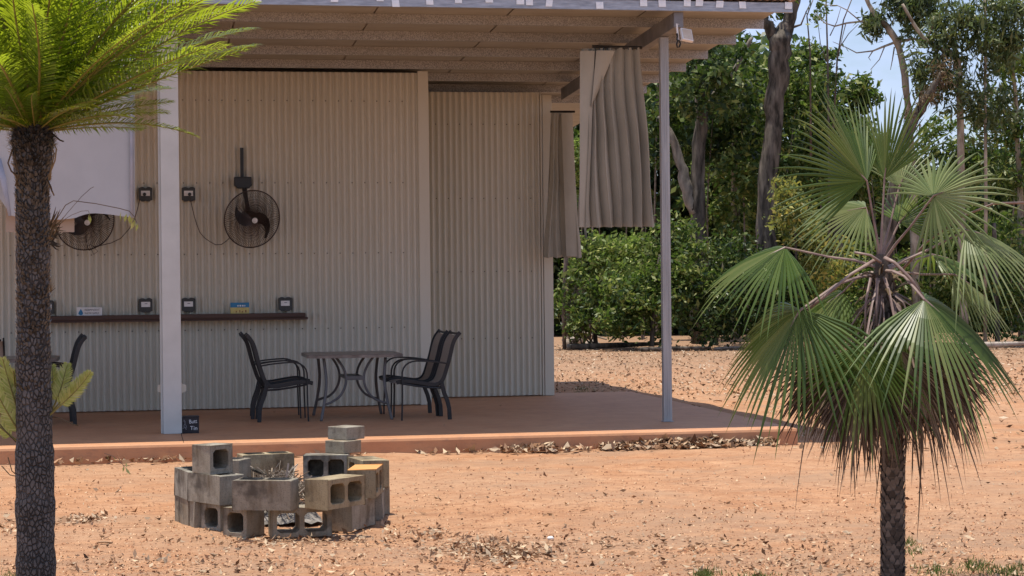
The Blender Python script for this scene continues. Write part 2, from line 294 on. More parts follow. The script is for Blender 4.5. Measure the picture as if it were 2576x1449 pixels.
def leaves(C, size, aspect=.42, up=.3, hang=0, var=.35):
    """folded leaf shapes at centres C -> (n,6,3)"""
    n = len(C); d = RNG.normal(size=(n, 3)); d[:, 2] -= hang; d = unit(d)
    nr = RNG.normal(size=(n, 3)); nr[:, 2] += up; s = unit(np.cross(d, nr)); nr = np.cross(s, d)
    L = (size*(1+var*RNG.normal(size=n)).clip(.4, 2))[:, None]; w = L*aspect*.5
    a = C-d*L*.5; b = C+d*L*.5; k = nr*L*.06
    # two half-leaf quads sharing midrib: 0 = left mid, 1 = base, 2 = tip ... ordered for strip (0,1,2,3),(3,2,4,5)
    q = np.stack([C+s*w-d*L*.12+k, a, b, C+s*w+d*L*.18+k, b, C-s*w+k], 1)
    q = np.stack([a, C-s*w+k-d*L*.05, C+d*L*.12-k*.5, a+d*L*.02, b, C+s*w+k], 1)
    return np.stack([a, C-s*w+k, b, C+s*w+k], 1)
# ------------------------------------------------------------------ ground
def hgt(x, y):
    return .010*math.sin(x*1.7+.6*y)+.008*math.sin(2.9*y-x)+.006*math.sin(5.3*x+2.1)*math.sin(4.1*y)
def axis(a, b, n, lo, hi):
    q = [a+(b-a)*i/n for i in range(n+1)]; st = (b-a)/n
    x = a
    while x > lo: st *= 1.35; x -= st; q.insert(0, x)
    st = (b-a)/n; x = b
    while x < hi: st *= 1.35; x += st; q.append(x)
    return q
gx = axis(-3, 11, 180, -400, 600); gy = axis(9, 30, 200, -60, 900); P = []
for y in gy:
    P.append([(x, y, (hgt(x, y)+random.uniform(-.004, .004)) if (-3 <= x <= 11 and 9 <= y <= 30) else 0) for x in gx])
mb = MB(); mb.grid(P); tag(mb.build('ground', M['ground'], smooth=True), kind='structure')
SL = .155; WY = 23.63; W2 = 24.96
mb = MB(); mb.box((-7, 18.815, -.08), (6.42, 25.55, SL)); mb_s = mb.build('concrete_slab', M['slab'], bevel=.03); tag(mb_s, kind='structure')
# ------------------------------------------------------------------ shed
shed = thing('shed', 'long cream corrugated steel shed with an open veranda under a shallow tin roof', 'shed', (2, 24, 0))
RZ = lambda y: 4.337-.046*(y-19.4)       # underside of the purlins
def corr(mb, x0, x1, y, z0, z1f, amp=.019, pitch=.076, nseg=8, mi=0):
    n = int((x1-x0)/pitch*nseg); A = []; B = []
    for i in range(n+1):
        x = x0+(x1-x0)*i/n; q = y-amp*math.cos(2*PI*(x-x0)/pitch); A.append((x, q, z0)); B.append((x, q, z1f))
    mb.grid([A, B], mi)
def screws(mb, x0, x1, y, zs, step=.152):
    for z in zs:
        x = x0
        while x < x1: mb.box((x-.006, y-.0225, z-.0045), (x+.005, y-.0165, z+.006), 1); x += step
mb = MB(); corr(mb, -5.0, 3.345, WY, SL+.012, 4.128); screws(mb, -1.6+.038, 3.2, WY, (3.785, 2.815, 1.981, 1.091), .152)
mb.build('wall', [M['wall'], M['dark']], shed, True, False)['label'] = 'main corrugated wall behind the table'
mb = MB(); mb.box((-5, WY-.03, 4.13), (3.33, WY-.004, 4.145)); mb.build('wall_capping', M['dark'], shed, False, False)
mb = MB(); corr(mb, 3.476, 5.12, W2, SL+.012, 4.03); screws(mb, 3.6, 5.1, W2, (3.62, 2.68, 1.75, .9), .152)
mb.build('wall', [M['wall'], M['dark']], shed, True, False)['label'] = 'recessed corrugated wall beside the corner'
mb = MB(); mb.box((3.464, WY+.025, SL), (3.474, W2+.3, 4.12)); mb.box((5.235, W2+.05, SL), (5.245, 31, 3.7)); mb.box((-5, 30.98, SL), (5.24, 31, 3.7)); mb.box((-5.02, WY, SL), (-5, 31, 3.7))
mb.build('side_wall', M['wall'], shed, False, False)
mb = MB(); mb.box((3.34, WY-.018, SL+.004), (3.462, WY+.02, 4.15)); mb.build('corner_trim', M['trim'], shed, False, False, .004)
mb = MB(); mb.box((5.10, W2-.016, SL+.004), (5.122, W2+.02, 4.0)); mb.box((5.13, W2-.018, SL+.004), (5.25, W2+.04, 4.0)); mb.build('corner_trim', M['trim'], shed, False, False, .004)
roof = MB(); n = int(11.7/.076*6); rows = []
for yy, off in ((19.36, 0), (31.4, 0)):
    rows.append([(-5.1+11.73*i/n, yy, RZ(yy)+.125-.009*math.cos(2*PI*i/6)) for i in range(n+1)])
roof.grid(rows)
roofo = roof.build('roof', M['rooftop'], shed, True, False)
mb = MB(); X = 3.83-1.39*6
while X < 6.55:
    x1 = min(X+1.372, 6.60)
    ys = [19.43, 31.2]; zz = [RZ(y)+.098 for y in ys]
    mb.add([(X, ys[0], zz[0]), (x1, ys[0], zz[0]), (x1, ys[1], zz[1]), (X, ys[1], zz[1]), (X, ys[0], zz[0]+.008), (x1, ys[0], zz[0]+.008), (x1, ys[1], zz[1]+.008), (X, ys[1], zz[1]+.008)],
           [(0, 3, 2, 1), (4, 5, 6, 7), (0, 1, 5, 4), (1, 2, 6, 5), (2, 3, 7, 6), (3, 0, 4, 7)]); X += 1.39
mb.build('ceiling_lining', M['liner'], roofo, False, False)
def purlin(y, x0, x1, h=.097):
    mb = MB(); z = RZ(y); pr = [(0, 0), (.045, 0), (.045, .012), (.0425, .012), (.0425, .0025), (.0025, .0025), (.0025, h-.0025), (.045, h-.0025), (.045, h), (0, h)]
    k = len(pr); v = [(x0, y+a, z+b) for a, b in pr]+[(x1, y+a, z+b) for a, b in pr]
    mb.add(v, [tuple(range(k-1, -1, -1)), tuple(range(k, 2*k))]+[(j, (j+1) % k, k+(j+1) % k, k+j) for j in range(k)])
    return mb
fas = purlin(19.4, -5.1, 6.60).build('fascia', M['galvsky'], shed, False, False)
for i, y in enumerate((20.35, 21.38, 22.42, 23.4, 24.35, 25.3, 26.3)):
    purlin(y, -5.1, (6.60, 6.61, 6.59, 6.60, 6.585, 6.6, 6.6)[i]).build('purlin', M['galv'], roofo, False, False)
def strap(p, w, h, tilt=0):
    mb = MB(); y = p.y-.006
    P = [[(p.x+w*a+tilt*b*.01, y-.004*math.sin(b*2), p.z-h*b) for a in (0, .5, 1)] for b in (0, .5, 1)]; mb.grid(P)
    P2 = [[(x, yy+.0015, z) for x, yy, z in r] for r in P]; mb.grid(P2); return mb
for k, (fx, y1) in enumerate(((963, 8), (1254, 8), (1424, 5), (1480, 26), (1608, 18), (1717, 12), (1829, 10), (1948, 17), (1983, 20), (2060, 25), (2246, 33), (2411, 24), (2480, 26), (2576, 24), (2621, 23), (2698, 29), (2782, 32), (2955, 34))):
    p0 = atY(fx/1.4907-8, (y1-26)/1.4907, 19.4); p1 = atY(fx/1.4907, y1/1.4907, 19.4)
    strap(p0, .068+.01*random.random(), max(p0.z-p1.z, .03), random.uniform(-1, 1)).build('foil_strap', M['foil'], fas, False, False)
def beam(x0, x1, y0, y1, top, dep):
    mb = MB(); v = []
    for y in (y0, y1):
        t = RZ(y)-top
        v += [(x0, y, t-dep), (x1, y, t-dep), (x1, y, t), (x0, y, t)]
    mb.add(v, [(0, 1, 2, 3), (7, 6, 5, 4), (0, 4, 5, 1), (1, 5, 6, 2), (2, 6, 7, 3), (3, 7, 4, 0)]); return mb
beam(5.365, 5.465, 19.455, 24.90, .003, .155).build('beam', M['beam'], shed, False, False, .006)
beam(.30, .40, 19.455, 23.6, .003, .155).build('beam', M['beam'], shed, False, False, .006)
mb = MB(); mb.box((5.372, 20.015, SL), (5.460, 20.09, RZ(20.05)-.16)); mb.box((5.36, 20.0, SL+.003), (5.47, 20.1, SL+.012))
for a in (5.392, 5.414, 5.436): mb.box((a-.005, 20.0122, SL+.06), (a+.005, 20.016, RZ(20.05)-.2))
mb.build('post', M['postg'], shed, False, False, .003)['label'] = 'slim grey steel corner post'
mb = MB(); mb.box((.257, 19.995, SL+.002), (.437, 20.175, RZ(20.05)-.16)); mb.box((.234, 20.06, SL+.002), (.2568, 20.15, RZ(20.05)-.16))
mb.build('post', M['postw'], shed, False, False, .004)['label'] = 'thick pale square veranda post'
mb = MB(); zc = .598; poly = [(.347+.152*math.cos(a), zc+.075*math.sin(a)) for a in [PI*(2*i+1)/8 for i in range(8)]]; pass
mb.prism(poly, 20.18, 20.192); mb.build('post_plate', M['trim'], shed, False, False, .002)
mb = MB(); mb.tube([(.432, 19.993, SL+.006), (.43, 19.93, SL+.0015)], .004, 5); mb.box((.425, 18.9, SL+.0012), (.43, 19.95, SL+.0022)); mb.build('expansion_joint', M['dark'], shed, False, False)
# ------------------------------------------------------------------ shelf and the things on / above it
mb = MB(); mb.box((-1.02, 23.40, 1.232), (1.955, 23.61, 1.282)); sh = mb.build('shelf_board', M['shelf'], None, False, True, .004)
SHF = thing('wall_shelf', 'long dark timber shelf board fixed along the corrugated wall', 'shelf', (.5, 23.61, 1.23)); sh.parent = SHF; sh.location = tuple(-Vector(SHF.location))
mb = MB(); mb.box((-1.02, 23.43, 1.205), (1.985, 23.60, 1.2315)); mb.build('shelf_batten', M['shelf'], SHF, False, False)
def outlet(px, py, label, plug=0, up=True, w=.155):
    p = atY(px, py, 23.59); t = thing('power_outlet', label, 'outlet', (p.x, 23.62, p.z-.08), 0, 'weatherproof power outlets on the wall')
    mb = MB(); hw = w/2; top = []
    for i in range(15): a = i/14; top.append((hw-w*a, .075+.014*abs(math.sin(2*PI*a))*(1 if .04 < a < .96 else 0)))
    poly = [(-hw, -.062), (-hw*.75, -.066), (-hw*.6, -.078), (-hw*.2, -.078), (0, -.07), (hw*.2, -.078), (hw*.6, -.078), (hw*.75, -.066), (hw, -.062)]+top
    mb.prism([(x, z+.08) for x, z in poly], -.075, -.005); mb.build('housing', M['outlet'], t, False, True, .002)
    mb = MB(); mb.box((-hw*.66, -.079, .065), (hw*.66, -.0755, .125)); f = mb.build('face_plate', M['white'], t, False, True)
    mb = MB()
    if plug: mb.tube([(.012*plug, -.12, .082), (.012*plug, -.079, .082)], .02, 12); mb.build('plug', M['fanblack'], t)
    else: mb.box((-.012, -.0805, .1), (.02, -.0795, .106)); mb.build('switch_mark', M['ink'], f)
    return t
outlet(366, 490, 'charcoal outlet on the wall beside the white blind, black plug in its left half', -1)
outlet(474, 490, 'charcoal outlet just right of the thick post holding the plug of the whole fan', 1)
outlet(366.5, 769, 'charcoal outlet above the shelf just left of the thick post')
outlet(474, 768, 'charcoal outlet above the shelf just right of the thick post')
outlet(717, 766, 'charcoal outlet above the right end of the dark shelf')
outlet(119, 775, 'charcoal outlet above the shelf half hidden by the left trunk')
def text(body, size, mat, parent, loc, name='lettering', rot=(PI/2, 0, 0), sx=1):
    c = bpy.data.curves.new('t', 'FONT'); c.body = body; c.size = size; c.extrude = .0006; c.align_x = 'LEFT'
    o = bpy.data.objects.new('t', c); COL.objects.link(o); bpy.context.view_layer.update()
    me = bpy.data.meshes.new_from_object(o.evaluated_get(bpy.context.evaluated_depsgraph_get())); bpy.data.objects.remove(o)
    me.materials.clear(); me.materials.append(mat); ob = bpy.data.objects.new(name, me); COL.objects.link(ob); ob.parent = parent; ob.location = loc; ob.rotation_euler = rot; ob.scale = (sx, 1, 1); return ob
p = atY(193, 793, 23.48); q = atY(257, 793, 23.48); Wd = q.x-p.x
t = thing('water_sign', 'small white sign with blue drop reading INDEPENDENT WATER SUPPLY on the shelf', 'sign', (p.x, 23.5, 1.282))
mb = MB(); mb.prism([(0, .001), (Wd, .001), (Wd, .092), (0, .098)], -.004, .004); mb.build('sign_board', M['white'], t)
mb = MB(); poly = [(.018+.024+.022*math.sin(a)*(1 if a else 1), .03-.022*math.cos(a)) for a in [PI*i/8-PI*.62 for i in range(11)]]+[(.042, .085)]
poly = [(.045+.027*math.cos(a), .03+.024*math.sin(a)) for a in [PI+PI*i/8 for i in range(9)]]+[(.062, .052), (.046, .08), (.03, .052)]
mb.prism(poly, -.0062, -.0042); mb.build('water_drop', M['blue'], t)
text('INDEPENDENT', .032, M['ink'], t, (.088, -.0050, .055), sx=.80); text('WATER SUPPLY', .032, M['ink'], t, (.088, -.0050, .016), sx=.74)
p = atY(580, 789, 23.48); q = atY(627, 789, 23.48); Wd = q.x-p.x
t = thing('shelf_sign', 'small blue and yellow card standing on the shelf right of the post', 'sign', (p.x, 23.5, 1.282))
mb = MB(); mb.box((0, -.005, .001), (Wd, .005, .13)); mb.build('card_base', M['yellow'], t)
mb = MB(); mb.box((-.001, -.0068, .072), (Wd+.001, -.0052, .129)); bb = mb.build('blue_band', M['blue'], t)
mb = MB()
for a, w in ((.08, .02), (.105, .025), (.135, .022), (.162, .012)): mb.box((a, -.0082, .083), (a+w*.8, -.007, .1))
mb.build('white_marks', M['white'], bb)
mb = MB()
for a, b in ((.06, .02), (.1, .028), (.13, .02), (.17, .03)): mb.box((a, -.0066, .012), (a+.016, -.0052, .012+b))
mb.build('brown_marks', M['orange'], t)
# ------------------------------------------------------------------ wall fans
def fan(px, py, label, spin, R=.338):
    c = atY(px, py, 23.3); t = thing('wall_fan', label, 'fan', (c.x, 23.6, c.z), 0, 'black oscillating wall fans')
    hub = Vector((.02, -.38, -.01)); ax = Vector((.28, -.93, -.22)).normalized()
    e1 = ax.cross(Vector((0, 0, 1))).normalized(); e2 = e1.cross(ax)
    bc = Vector((0, -.3, 0))
    def pt(r, a, h): return bc+e1*r*math.cos(a)+e2*r*math.sin(a)+ax*h
    mb = MB(); mb.tube([(-.095, -.02, .46), (-.095, -.02, .84)], .019, 4); mb.box((-.115, -.035, .45), (-.075, -.004, .845)); mb.build('wall_rail', M['fanblack'], t)
    mb = MB(); x, z = -.09, .43; mb.prism([(x-.1, z+.07), (x+.1, z+.07), (x+.105, z-.03), (x+.07, z-.065), (x-.06, z-.065), (x-.105, z-.03)], -.13, -.02); mb.build('control_box', M['fanblack'], t, False, True, .008)
    mb = MB(); mb.tube([(-.075, -.1, .38), (-.05, -.15, .2), tuple(bc+Vector((-.03, .12, .03)))], [.03, .024, .03], 8); mb.build('arm', M['fanblack'], t)
    mb = MB(); mb.tube([tuple(bc-ax*.17), tuple(bc-ax*.15), tuple(bc-ax*.02)], [.05, .085, .08], 14); mb.build('motor', M['fanblack'], t, True)
    gb = MB()
    for sgn, hh in ((1, .085), (-1, -.085)):
        n = 90
        for i in range(n):
            a = 2*PI*i/n; gb.tube([pt(.035, a, hh), pt(R*.55, a+.12, hh*.95), pt(R*.85, a+.2, hh*.6), pt(R, a+.22, 0)], .0025, 3, 0, False)
        for rr, k in ((.18, .93),):
            gb.tube([pt(rr, 2*PI*i/40, hh*k) for i in range(41)], .0016, 3, 0, False)
    gb.tube([pt(R, 2*PI*i/48, 0) for i in range(49)], .0075, 6, 0, False); gb.build('guard', M['guard'], t)
    for b in range(2):
        a0 = spin+b*PI; B = []; 
        for i in range(9):
            s_ = i/8; r = .05+.24*s_; am = a0+1.05*s_**1.6; hw = .068*math.sin(PI*(.22+.74*s_))*(1.15-.3*s_); rr = max(r, .075)
            B.append([pt(r, am-hw*1.25/rr, .02), pt(r*1.01, am, .0), pt(r, am+hw*.75/rr, -.03)])
        mb = MB(); mb.grid(B); mb.grid([[Vector(q)-ax*.003 for q in r] for r in B]); mb.build('blade', M['fanblack'], t, True)
    mb = MB(); mb.tube([tuple(bc+ax*.03), tuple(bc+ax*.09)], .045, 14); mb.build('hub', M['fanblack'], t)
    mb = MB(); mb.tube([tuple(bc+ax*.089), tuple(bc+ax*.097)], .033, 16); mb.build('badge', M['badge'], t)
    return t
f1 = fan(634, 551, 'whole black wall fan with grey hub badge right of the thick post', -.15)
f2 = fan(214, 556, 'black wall fan with its top half hidden behind the white blind', -1.1)
def cordpts(L, Y): return [atY(a, b, Y) for a, b in L]
mb = MB(); mb.tube(cordpts([(478, 497), (483, 520), (489, 545), (495, 565), (503, 585), (514, 598), (528, 608), (543, 616), (557, 615), (570, 606), (578, 598)], 23.5), .005, 5); mb.build('power_cord', M['guard'], f1, False, False)
mb = MB(); mb.tube(cordpts([(352, 498), (346, 525), (338, 552), (325, 576), (303, 600), (280, 611), (255, 617), (236, 621)], 23.5), .005, 5)
mb.tube(cordpts([(236, 621), (228, 615), (218, 622), (224, 630), (238, 624), (246, 632), (236, 640), (230, 628), (243, 618)], 23.42), .004, 5); mb.tube(cordpts([(205, 538), (212, 575), (220, 622)], 23.2), .004, 5); mb.build('power_cord', M['guard'], f2, False, False)
# ------------------------------------------------------------------ curtains
def curtain(name, label, tl, tr, bl, br, Y, folds, amp, flaps=None, ybias=.0):
    root = thing(name, label, 'curtain', tuple((atY(*tl, Y)+atY(*tr, Y))/2), 0, 'taupe curtains tied back under the veranda')
    a, b, c, d = (atY(*q, Y) for q in (tl, tr, bl, br)); mb = MB(); nu, nv = folds*12, 26; P = []
    ph = [random.uniform(-.5, .5) for _ in range(folds+2)]; fw_ = [random.uniform(.7, 1.35) for _ in range(folds+1)]; cum = np.cumsum([0]+fw_); cum = cum/cum[-1]*folds
    for v in range(nv+1):
        s = v/nv; row = []
        L = a.lerp(c, s); R_ = b.lerp(d, s)
        # the bundle is pinched a little at the top
        for u in range(nu+1):
            t = u/nu; ft = float(np.interp(t*folds, range(folds+1), cum[:folds+1])); i = int(ft)
            A = amp*(.3+.7*min(1, s*1.8+.2))*(.45+1.1*abs(ph[min(i, folds)])*1.3)
            w = 2*PI*ft+ph[0]*2*s+.5*math.sin(3*s+i)
            p = L.lerp(R_, t); sw = math.sin(w); sw = math.copysign(abs(sw)**.7, sw); row.append((p.x+.45*A*math.sin(2*w)*.5+.03*math.sin(5*s+i)*s*(0 < t < 1)-.05*math.sin(PI*t)*math.sin(PI*min(1, s*2.2))*.4, p.y+A*sw+ybias*t, p.z+.008*math.sin(w*1.0)*(s > .97)))
        P.append(row)
    mb.grid(P); mb.grid([[(x, y+.004, z) for x, y, z in r] for r in P])
    for flap in (flaps or ()):
        # folded-back leading edge: a flat triangle of cloth in front
        A, B, Cc, Dd = (atY(*q, Y-.05) for q in flap); n = 12; G = []
        for i in range(n+1):
            s = i/n; l = A.lerp(Cc, s); r = B.lerp(Dd, s); G.append([(l.lerp(r, k/4).x, l.lerp(r, k/4).y-.02*math.sin(PI*k/4+s)+.03*s*(k/4), l.lerp(r, k/4).z) for k in range(5)])
        mb.grid(G); mb.grid([[(x, y+.004, z) for x, y, z in r] for r in G])
    mb.build('cloth', M['curtain'], root, True, False)
    return root, a, b
c1, a, b = curtain('curtain', 'taupe pleated curtain hanging beside the slim steel corner post', (1462, 122), (1608, 120), (1458, 572), (1645, 570), 20.16, 8, .085, [((1459, 128), (1496, 128), (1457, 572), (1482, 570)), ((1500, 127), (1547, 128), (1487, 268), (1491, 270))])
mb = MB(); mb.tube([atY(1490, 117, 20.16), atY(1615, 120, 20.16)], .016, 8); rr = mb.build('track', M['fanblack'], c1, False, False)
for i in range(11):
    mb = MB(); p = atY(1497+i*10.5, 118.5, 20.15); mb.tube([p+Vector((0, 0, .012)), p-Vector((0, 0, .03))], .005, 5); mb.build('hook', M['fanblack'], rr, False, False)
c2, a, b = curtain('curtain', 'narrow taupe curtain hanging at the far wall corner', (1386, 284), (1438, 284), (1372, 648), (1459, 648), 24.55, 5, .035, [((1412, 284), (1440, 284), (1424, 645), (1459, 646))])
mb = MB(); mb.tube([atY(1384, 281, 24.55), atY(1446, 281, 24.55)], .014, 8); mb.build('track', M['fanblack'], c2, False, False)
# white blind left of the thick post
bl = thing('white_blind', 'white cloth blind hanging from the roof left of the thick post', 'blind', tuple(atY(170, 90, 20.25)))
mb = MB(); P = []; n = 40; bx = [(-160, 430), (-60, 470), (0, 500), (28, 543), (60, 548), (100, 552), (145, 553), (187, 549), (210, 540), (233, 536), (280, 540), (310, 545), (339, 548)]
for j in range(25):
    s = j/24; row = []
    for i in range(n+1):
        px = -160+499*i/n; yb = float(np.interp(px, [q[0] for q in bx], [q[1] for q in bx])); p = atY(px, 92+(yb-92)*s, 20.25)
        row.append((p.x, p.y+.018*math.sin(px*.035+1.2*s)+.02*s*math.sin(px*.012+.5), p.z))
    P.append(row)
mb.grid(P); mb.grid([[(x, y+.003, z) for x, y, z in r] for r in P]); mb.build('cloth', M['whitecloth'], bl, True, False)
mb = MB(); mb.tube([atY(331, 94, 20.22), atY(331.5, 300, 20.2), atY(332.5, 546, 20.21)], .022, 8, 0, True, .45); mb.build('shaded_fold', M['shaded_fold'], bl, True, False)
mb = MB(); mb.tube([atY(-6, 400, 20.2), atY(8, 450, 20.19), atY(25, 543, 20.2)], [.045, .04, .02], 8, 0, True, .4); mb.build('rolled_edge', M['shaded_fold'], bl, True, False)
mb = MB(); P = [[tuple(atY(15+172*i/12, 520+(584+3*math.sin(i))*0+64*j/4, 20.36)+Vector((0, .012*math.sin(i*1.1), 0))) for i in range(13)] for j in range(5)]
mb.grid(P); mb.grid([[(x, y+.003, z) for x, y, z in r] for r in P]); mb.build('lower_flap', M['warmlitcloth'], bl, True, False)
mb = MB(); mb.tube([atY(-160, 90, 20.25), atY(342, 92, 20.25)], .02, 8); mb.build('track', M['fanblack'], bl, False, False)
# ------------------------------------------------------------------ floodlight
p = atY(1700, 66, 19.5); t = thing('flood_light', 'small white flood light clamped to the beam end above the post', 'lamp', (5.44, 19.5, 4.17))
o = Vector(t.location); c = atY(1729, 86, 19.42)-o
R3 = Matrix.Rotation(.28, 4, 'Z') @ Matrix.Rotation(-.55, 4, 'X') @ Matrix.Rotation(.16, 4, 'Y')
mb = MB(); mb.box((-.062, 0, -.075), (.062, .035, .075)); mb.xf(Matrix.Translation(c) @ R3); mb.build('housing', M['white'], t, False, True, .005)
mb = MB(); mb.box((-.05, -.004, -.06), (.05, -.001, .06)); mb.xf(Matrix.Translation(c) @ R3); mb.build('lens', two('warm_reflection_lens', (.62, .5, .38, 1), (.7, .58, .46, 1), 20, .25, .5), t)  # warm reflection on the lens is put into its colour
mb = MB(); a = atY(1702, 60, 19.46)-o; b = atY(1707, 104, 19.44)-o; mb.tube([(-.0, -.03, .03), a, b, c+Vector((-.03, .03, -.04))], .011, 6); mb.build('bracket', M['white'], t)
mb = MB(); k = [atY(x, y, 19.43)-o for x, y in ((1703, 84), (1704, 92), (1703, 100), (1709, 103), (1712, 110), (1709, 118), (1704, 119), (1702, 111), (1705, 102))]; mb.tube(k, .009, 6); mb.build('hook', M['fanblack'], t)
# ------------------------------------------------------------------ butt tin
p0 = atZ(457, 1091, SL); p1 = atZ(501, 1090, SL)
t = thing('butt_tin', 'black square tin with white chalk writing Butt Tin beside the thick post', 'tin', (p0.x, p0.y, SL)); w = p1.x-p0.x
mb = MB(); mb.box((0, 0, .001), (w, .17, .166)); mb.box((-.003, -.003, .16), (w+.003, .173, .17)); mb.build('tin_body', M['tin'], t, False, True, .004)
text('Butt', .056, M['chalk'], t, (.074, -.0040, .098), rot=(PI/2, -.08, 0), sx=.82); text('Tin', .056, M['chalk'], t, (.082, -.0040, .036), rot=(PI/2, .04, 0), sx=1.0)
mb = MB()
for a in ([(.012, .12), (.03, .135), (.035, .10), (.02, .075), (.038, .06), (.045, .04)], [(.015, .07), (.03, .09), (.042, .085), (.05, .06)], [(.01, .05), (.025, .06), (.04, .055)], [(.022, .14), (.028, .115), (.04, .12)]):
    mb.tube([(x, -.0035, z) for x, z in a], .0035, 4)
mb.build('chalk_drawing', M['chalkdim'], t)
# ------------------------------------------------------------------ table + chairs
def chair_proto():
    t = thing('patio_chair', 'x', 'chair', (0, 0, 0), 0, 'black sling patio chairs round the tables')
    back = [(.09, .375), (.062, .43), (.037, .52), (0, .63), (-.037, .79), (-.062, .866), (-.124, .934)]
    legr = [(.085, .40), (.06, .29), (.025, .2), (.006, .12), (0, 0)]
    seat = [(.06, .385), (.10, .368), (.16, .372), (.3, .395), (.45, .42), (.52, .425), (.575, .405)]
    sm = []
    full = [(-.124, .934)]+back[::-1][1:-1]+[(.085, .395), (.115, .377)]+seat[2:]
    # smooth sling profile
    pts = np.array(full); d = np.r_[0, np.cumsum(np.hypot(*np.diff(pts, axis=0).T))]; q = np.linspace(0, d[-1], 34); pr = np.c_[np.interp(q, d, pts[:, 0]), np.interp(q, d, pts[:, 1])]
    for _ in range(3): pr[1:-1] = (pr[:-2]+2*pr[1:-1]+pr[2:])/4
    mb = MB(); P = [[(x+.004*math.sin(PI*k/6)*0, -.243+.486*k/6, z-.012*math.sin(PI*k/6)) for k in range(7)] for x, z in pr[1:]]
    mb.grid(P); mb.grid([[(x+.004, y, z-.004) for x, y, z in r] for r in P]); mb.build('sling', M['sling'], t, True)
    for s in (-1, 1):
        y0, y1 = s*.252-.009, s*.252+.009
        mb = MB(); mb.bar([tuple(a) for a in pr], .042, y0, y1); mb.build('side_rail', M['blackmetal'], t, False, True, .004)
        mb = MB(); mb.bar(legr, .044, y0-.004+s*.008, y1+.004+s*.008); mb.build('rear_leg', M['blackmetal'], t, False, True, .004)
        arm = [(.02, .60), (.12, .618), (.25, .63), (.36, .636), (.42, .63), (.47, .605), (.502, .565), (.515, .52), (.515, .45), (.513, .3), (.522, 0)]
        a2 = np.array(arm); d = np.r_[0, np.cumsum(np.hypot(*np.diff(a2, axis=0).T))]; q = np.linspace(0, d[-1], 26); ar = np.c_[np.interp(q, d, a2[:, 0]), np.interp(q, d, a2[:, 1])]
        for _ in range(1): ar[1:-1] = (ar[:-2]+2*ar[1:-1]+ar[2:])/4
        mb = MB(); mb.bar([tuple(a) for a in ar], .016, s*.274-.013, s*.274+.013); mb.build('armrest', M['blackmetal'], t, False, True, .003)
        mb = MB(); mb.tube([(.08, s*.25, .34), (.2, s*.26, .345), (.35, s*.265, .365), (.515, s*.272, .395)], .011, 6); mb.build('seat_support', M['blackmetal'], t)
    mb = MB(); mb.tube([(.07, -.25, .34), (.07, .25, .34)], .012, 6); mb.tube([(.515, -.27, .395), (.515, .27, .395)], .012, 6); mb.tube([(-.112, -.23, .92), (-.118, 0, .915), (-.112, .23, .92)], .012, 6); mb.build('cross_bar', M['blackmetal'], t)
    return t
cp = chair_proto(); first = True
def chair(x, y, rz, label):
    global first
    o = cp if first else copy_tree(cp); first = False
    o.location = (x, y, SL); o.rotation_euler = (0, 0, rz); o['label'] = label; return o
chair(3.29, 21.39, PI+.03, 'black chair with brown sling on the right of the whole table, nearer the yard')
chair(3.25, 21.97, PI+.02, 'black chair with brown sling on the right of the whole table, nearer the wall')
chair(1.285, 21.62, -.02, 'black chair with brown sling on the left of the whole table, nearer the yard')
chair(1.25, 22.13, -.04, 'black chair with brown sling on the left of the whole table, nearer the wall')
chair(-.655, 21.90, PI+.03, 'black chair seen edge-on just right of the left trunk, nearer the yard')
chair(-.70, 22.42, PI+.02, 'black chair seen edge-on just right of the left trunk, nearer the wall')
chair(-1.60, 21.35, PI/2, 'black chair seen from behind at the left edge, half hidden by the trunk')
def table():
    t = thing('patio_table', 'grey square patio table with cut corners between two pairs of chairs', 'table', (2.315, 21.78, SL), 0, 'grey patio tables')
    h, c = .515, .11; oc = [(h-c, -h), (h, -h+c), (h, h-c), (h-c, h), (-h+c, h), (-h, h-c), (-h, -h+c), (-h+c, -h)]
    oc = [(h-c, -h+.0), (h, -h+c), (h, h-c), (h-c, h), (-h+c, h), (-h, h-c), (-h, -h+c), (-h+c, -h)]
    mb = MB(); z0, z1 = .672, .708; k = 8
    mb.add([(x, y, z0) for x, y in oc]+[(x, y, z1-.006) for x, y in oc]+[(x*.985, y*.985, z1) for x, y in oc], [tuple(range(7, -1, -1)), tuple(range(16, 24))]+[(j, (j+1) % k, k+(j+1) % k, k+j) for j in range(k)]+[(k+j, k+(j+1) % k, 2*k+(j+1) % k, 2*k+j) for j in range(k)])
    mb.build('tabletop', M['tabletop'], t)
    for sy in (-1, 1):
        for sx in (-1, 1):
            out = [(.335, .672), (.322, .56), (.312, .45), (.318, .33), (.34, .19), (.368, .06), (.38, 0)]
            a = np.array(out); q = np.linspace(0, 6, 20); o2 = np.c_[np.interp(q, range(7), a[:, 0]), np.interp(q, range(7), a[:, 1])]
            o2[1:-1] = (o2[:-2]+2*o2[1:-1]+o2[2:])/4
            mb = MB(); mb.tube([(sx*x, sy*(.34+.13*(1-z/.672)), z) for x, z in o2], .0165, 8); mb.build('leg', M['bronze'], t, True)
            inn = [(.20, .672), (.145, .60), (.105, .52), (.092, .44), (.105, .36), (.15, .27), (.22, .21), (.335, .175)]
            a = np.array(inn); q = np.linspace(0, 7, 24); o2 = np.c_[np.interp(q, range(8), a[:, 0]), np.interp(q, range(8), a[:, 1])]
            for _ in range(2): o2[1:-1] = (o2[:-2]+2*o2[1:-1]+o2[2:])/4
            mb = MB(); mb.tube([(sx*x, sy*(.34+.13*(1-z/.672)*(1 if z < .2 else .3)), z) for x, z in o2], .0135, 8); mb.build('leg_brace', M['bronze'], t, True)
    mb = MB(); mb.box((-.10, -.36, .435), (.10, .36, .465)); mb.box((-.105, -.365, .428), (.105, -.345, .472)); mb.build('lower_shelf', M['bronze'], t, False, True, .004)
    return t
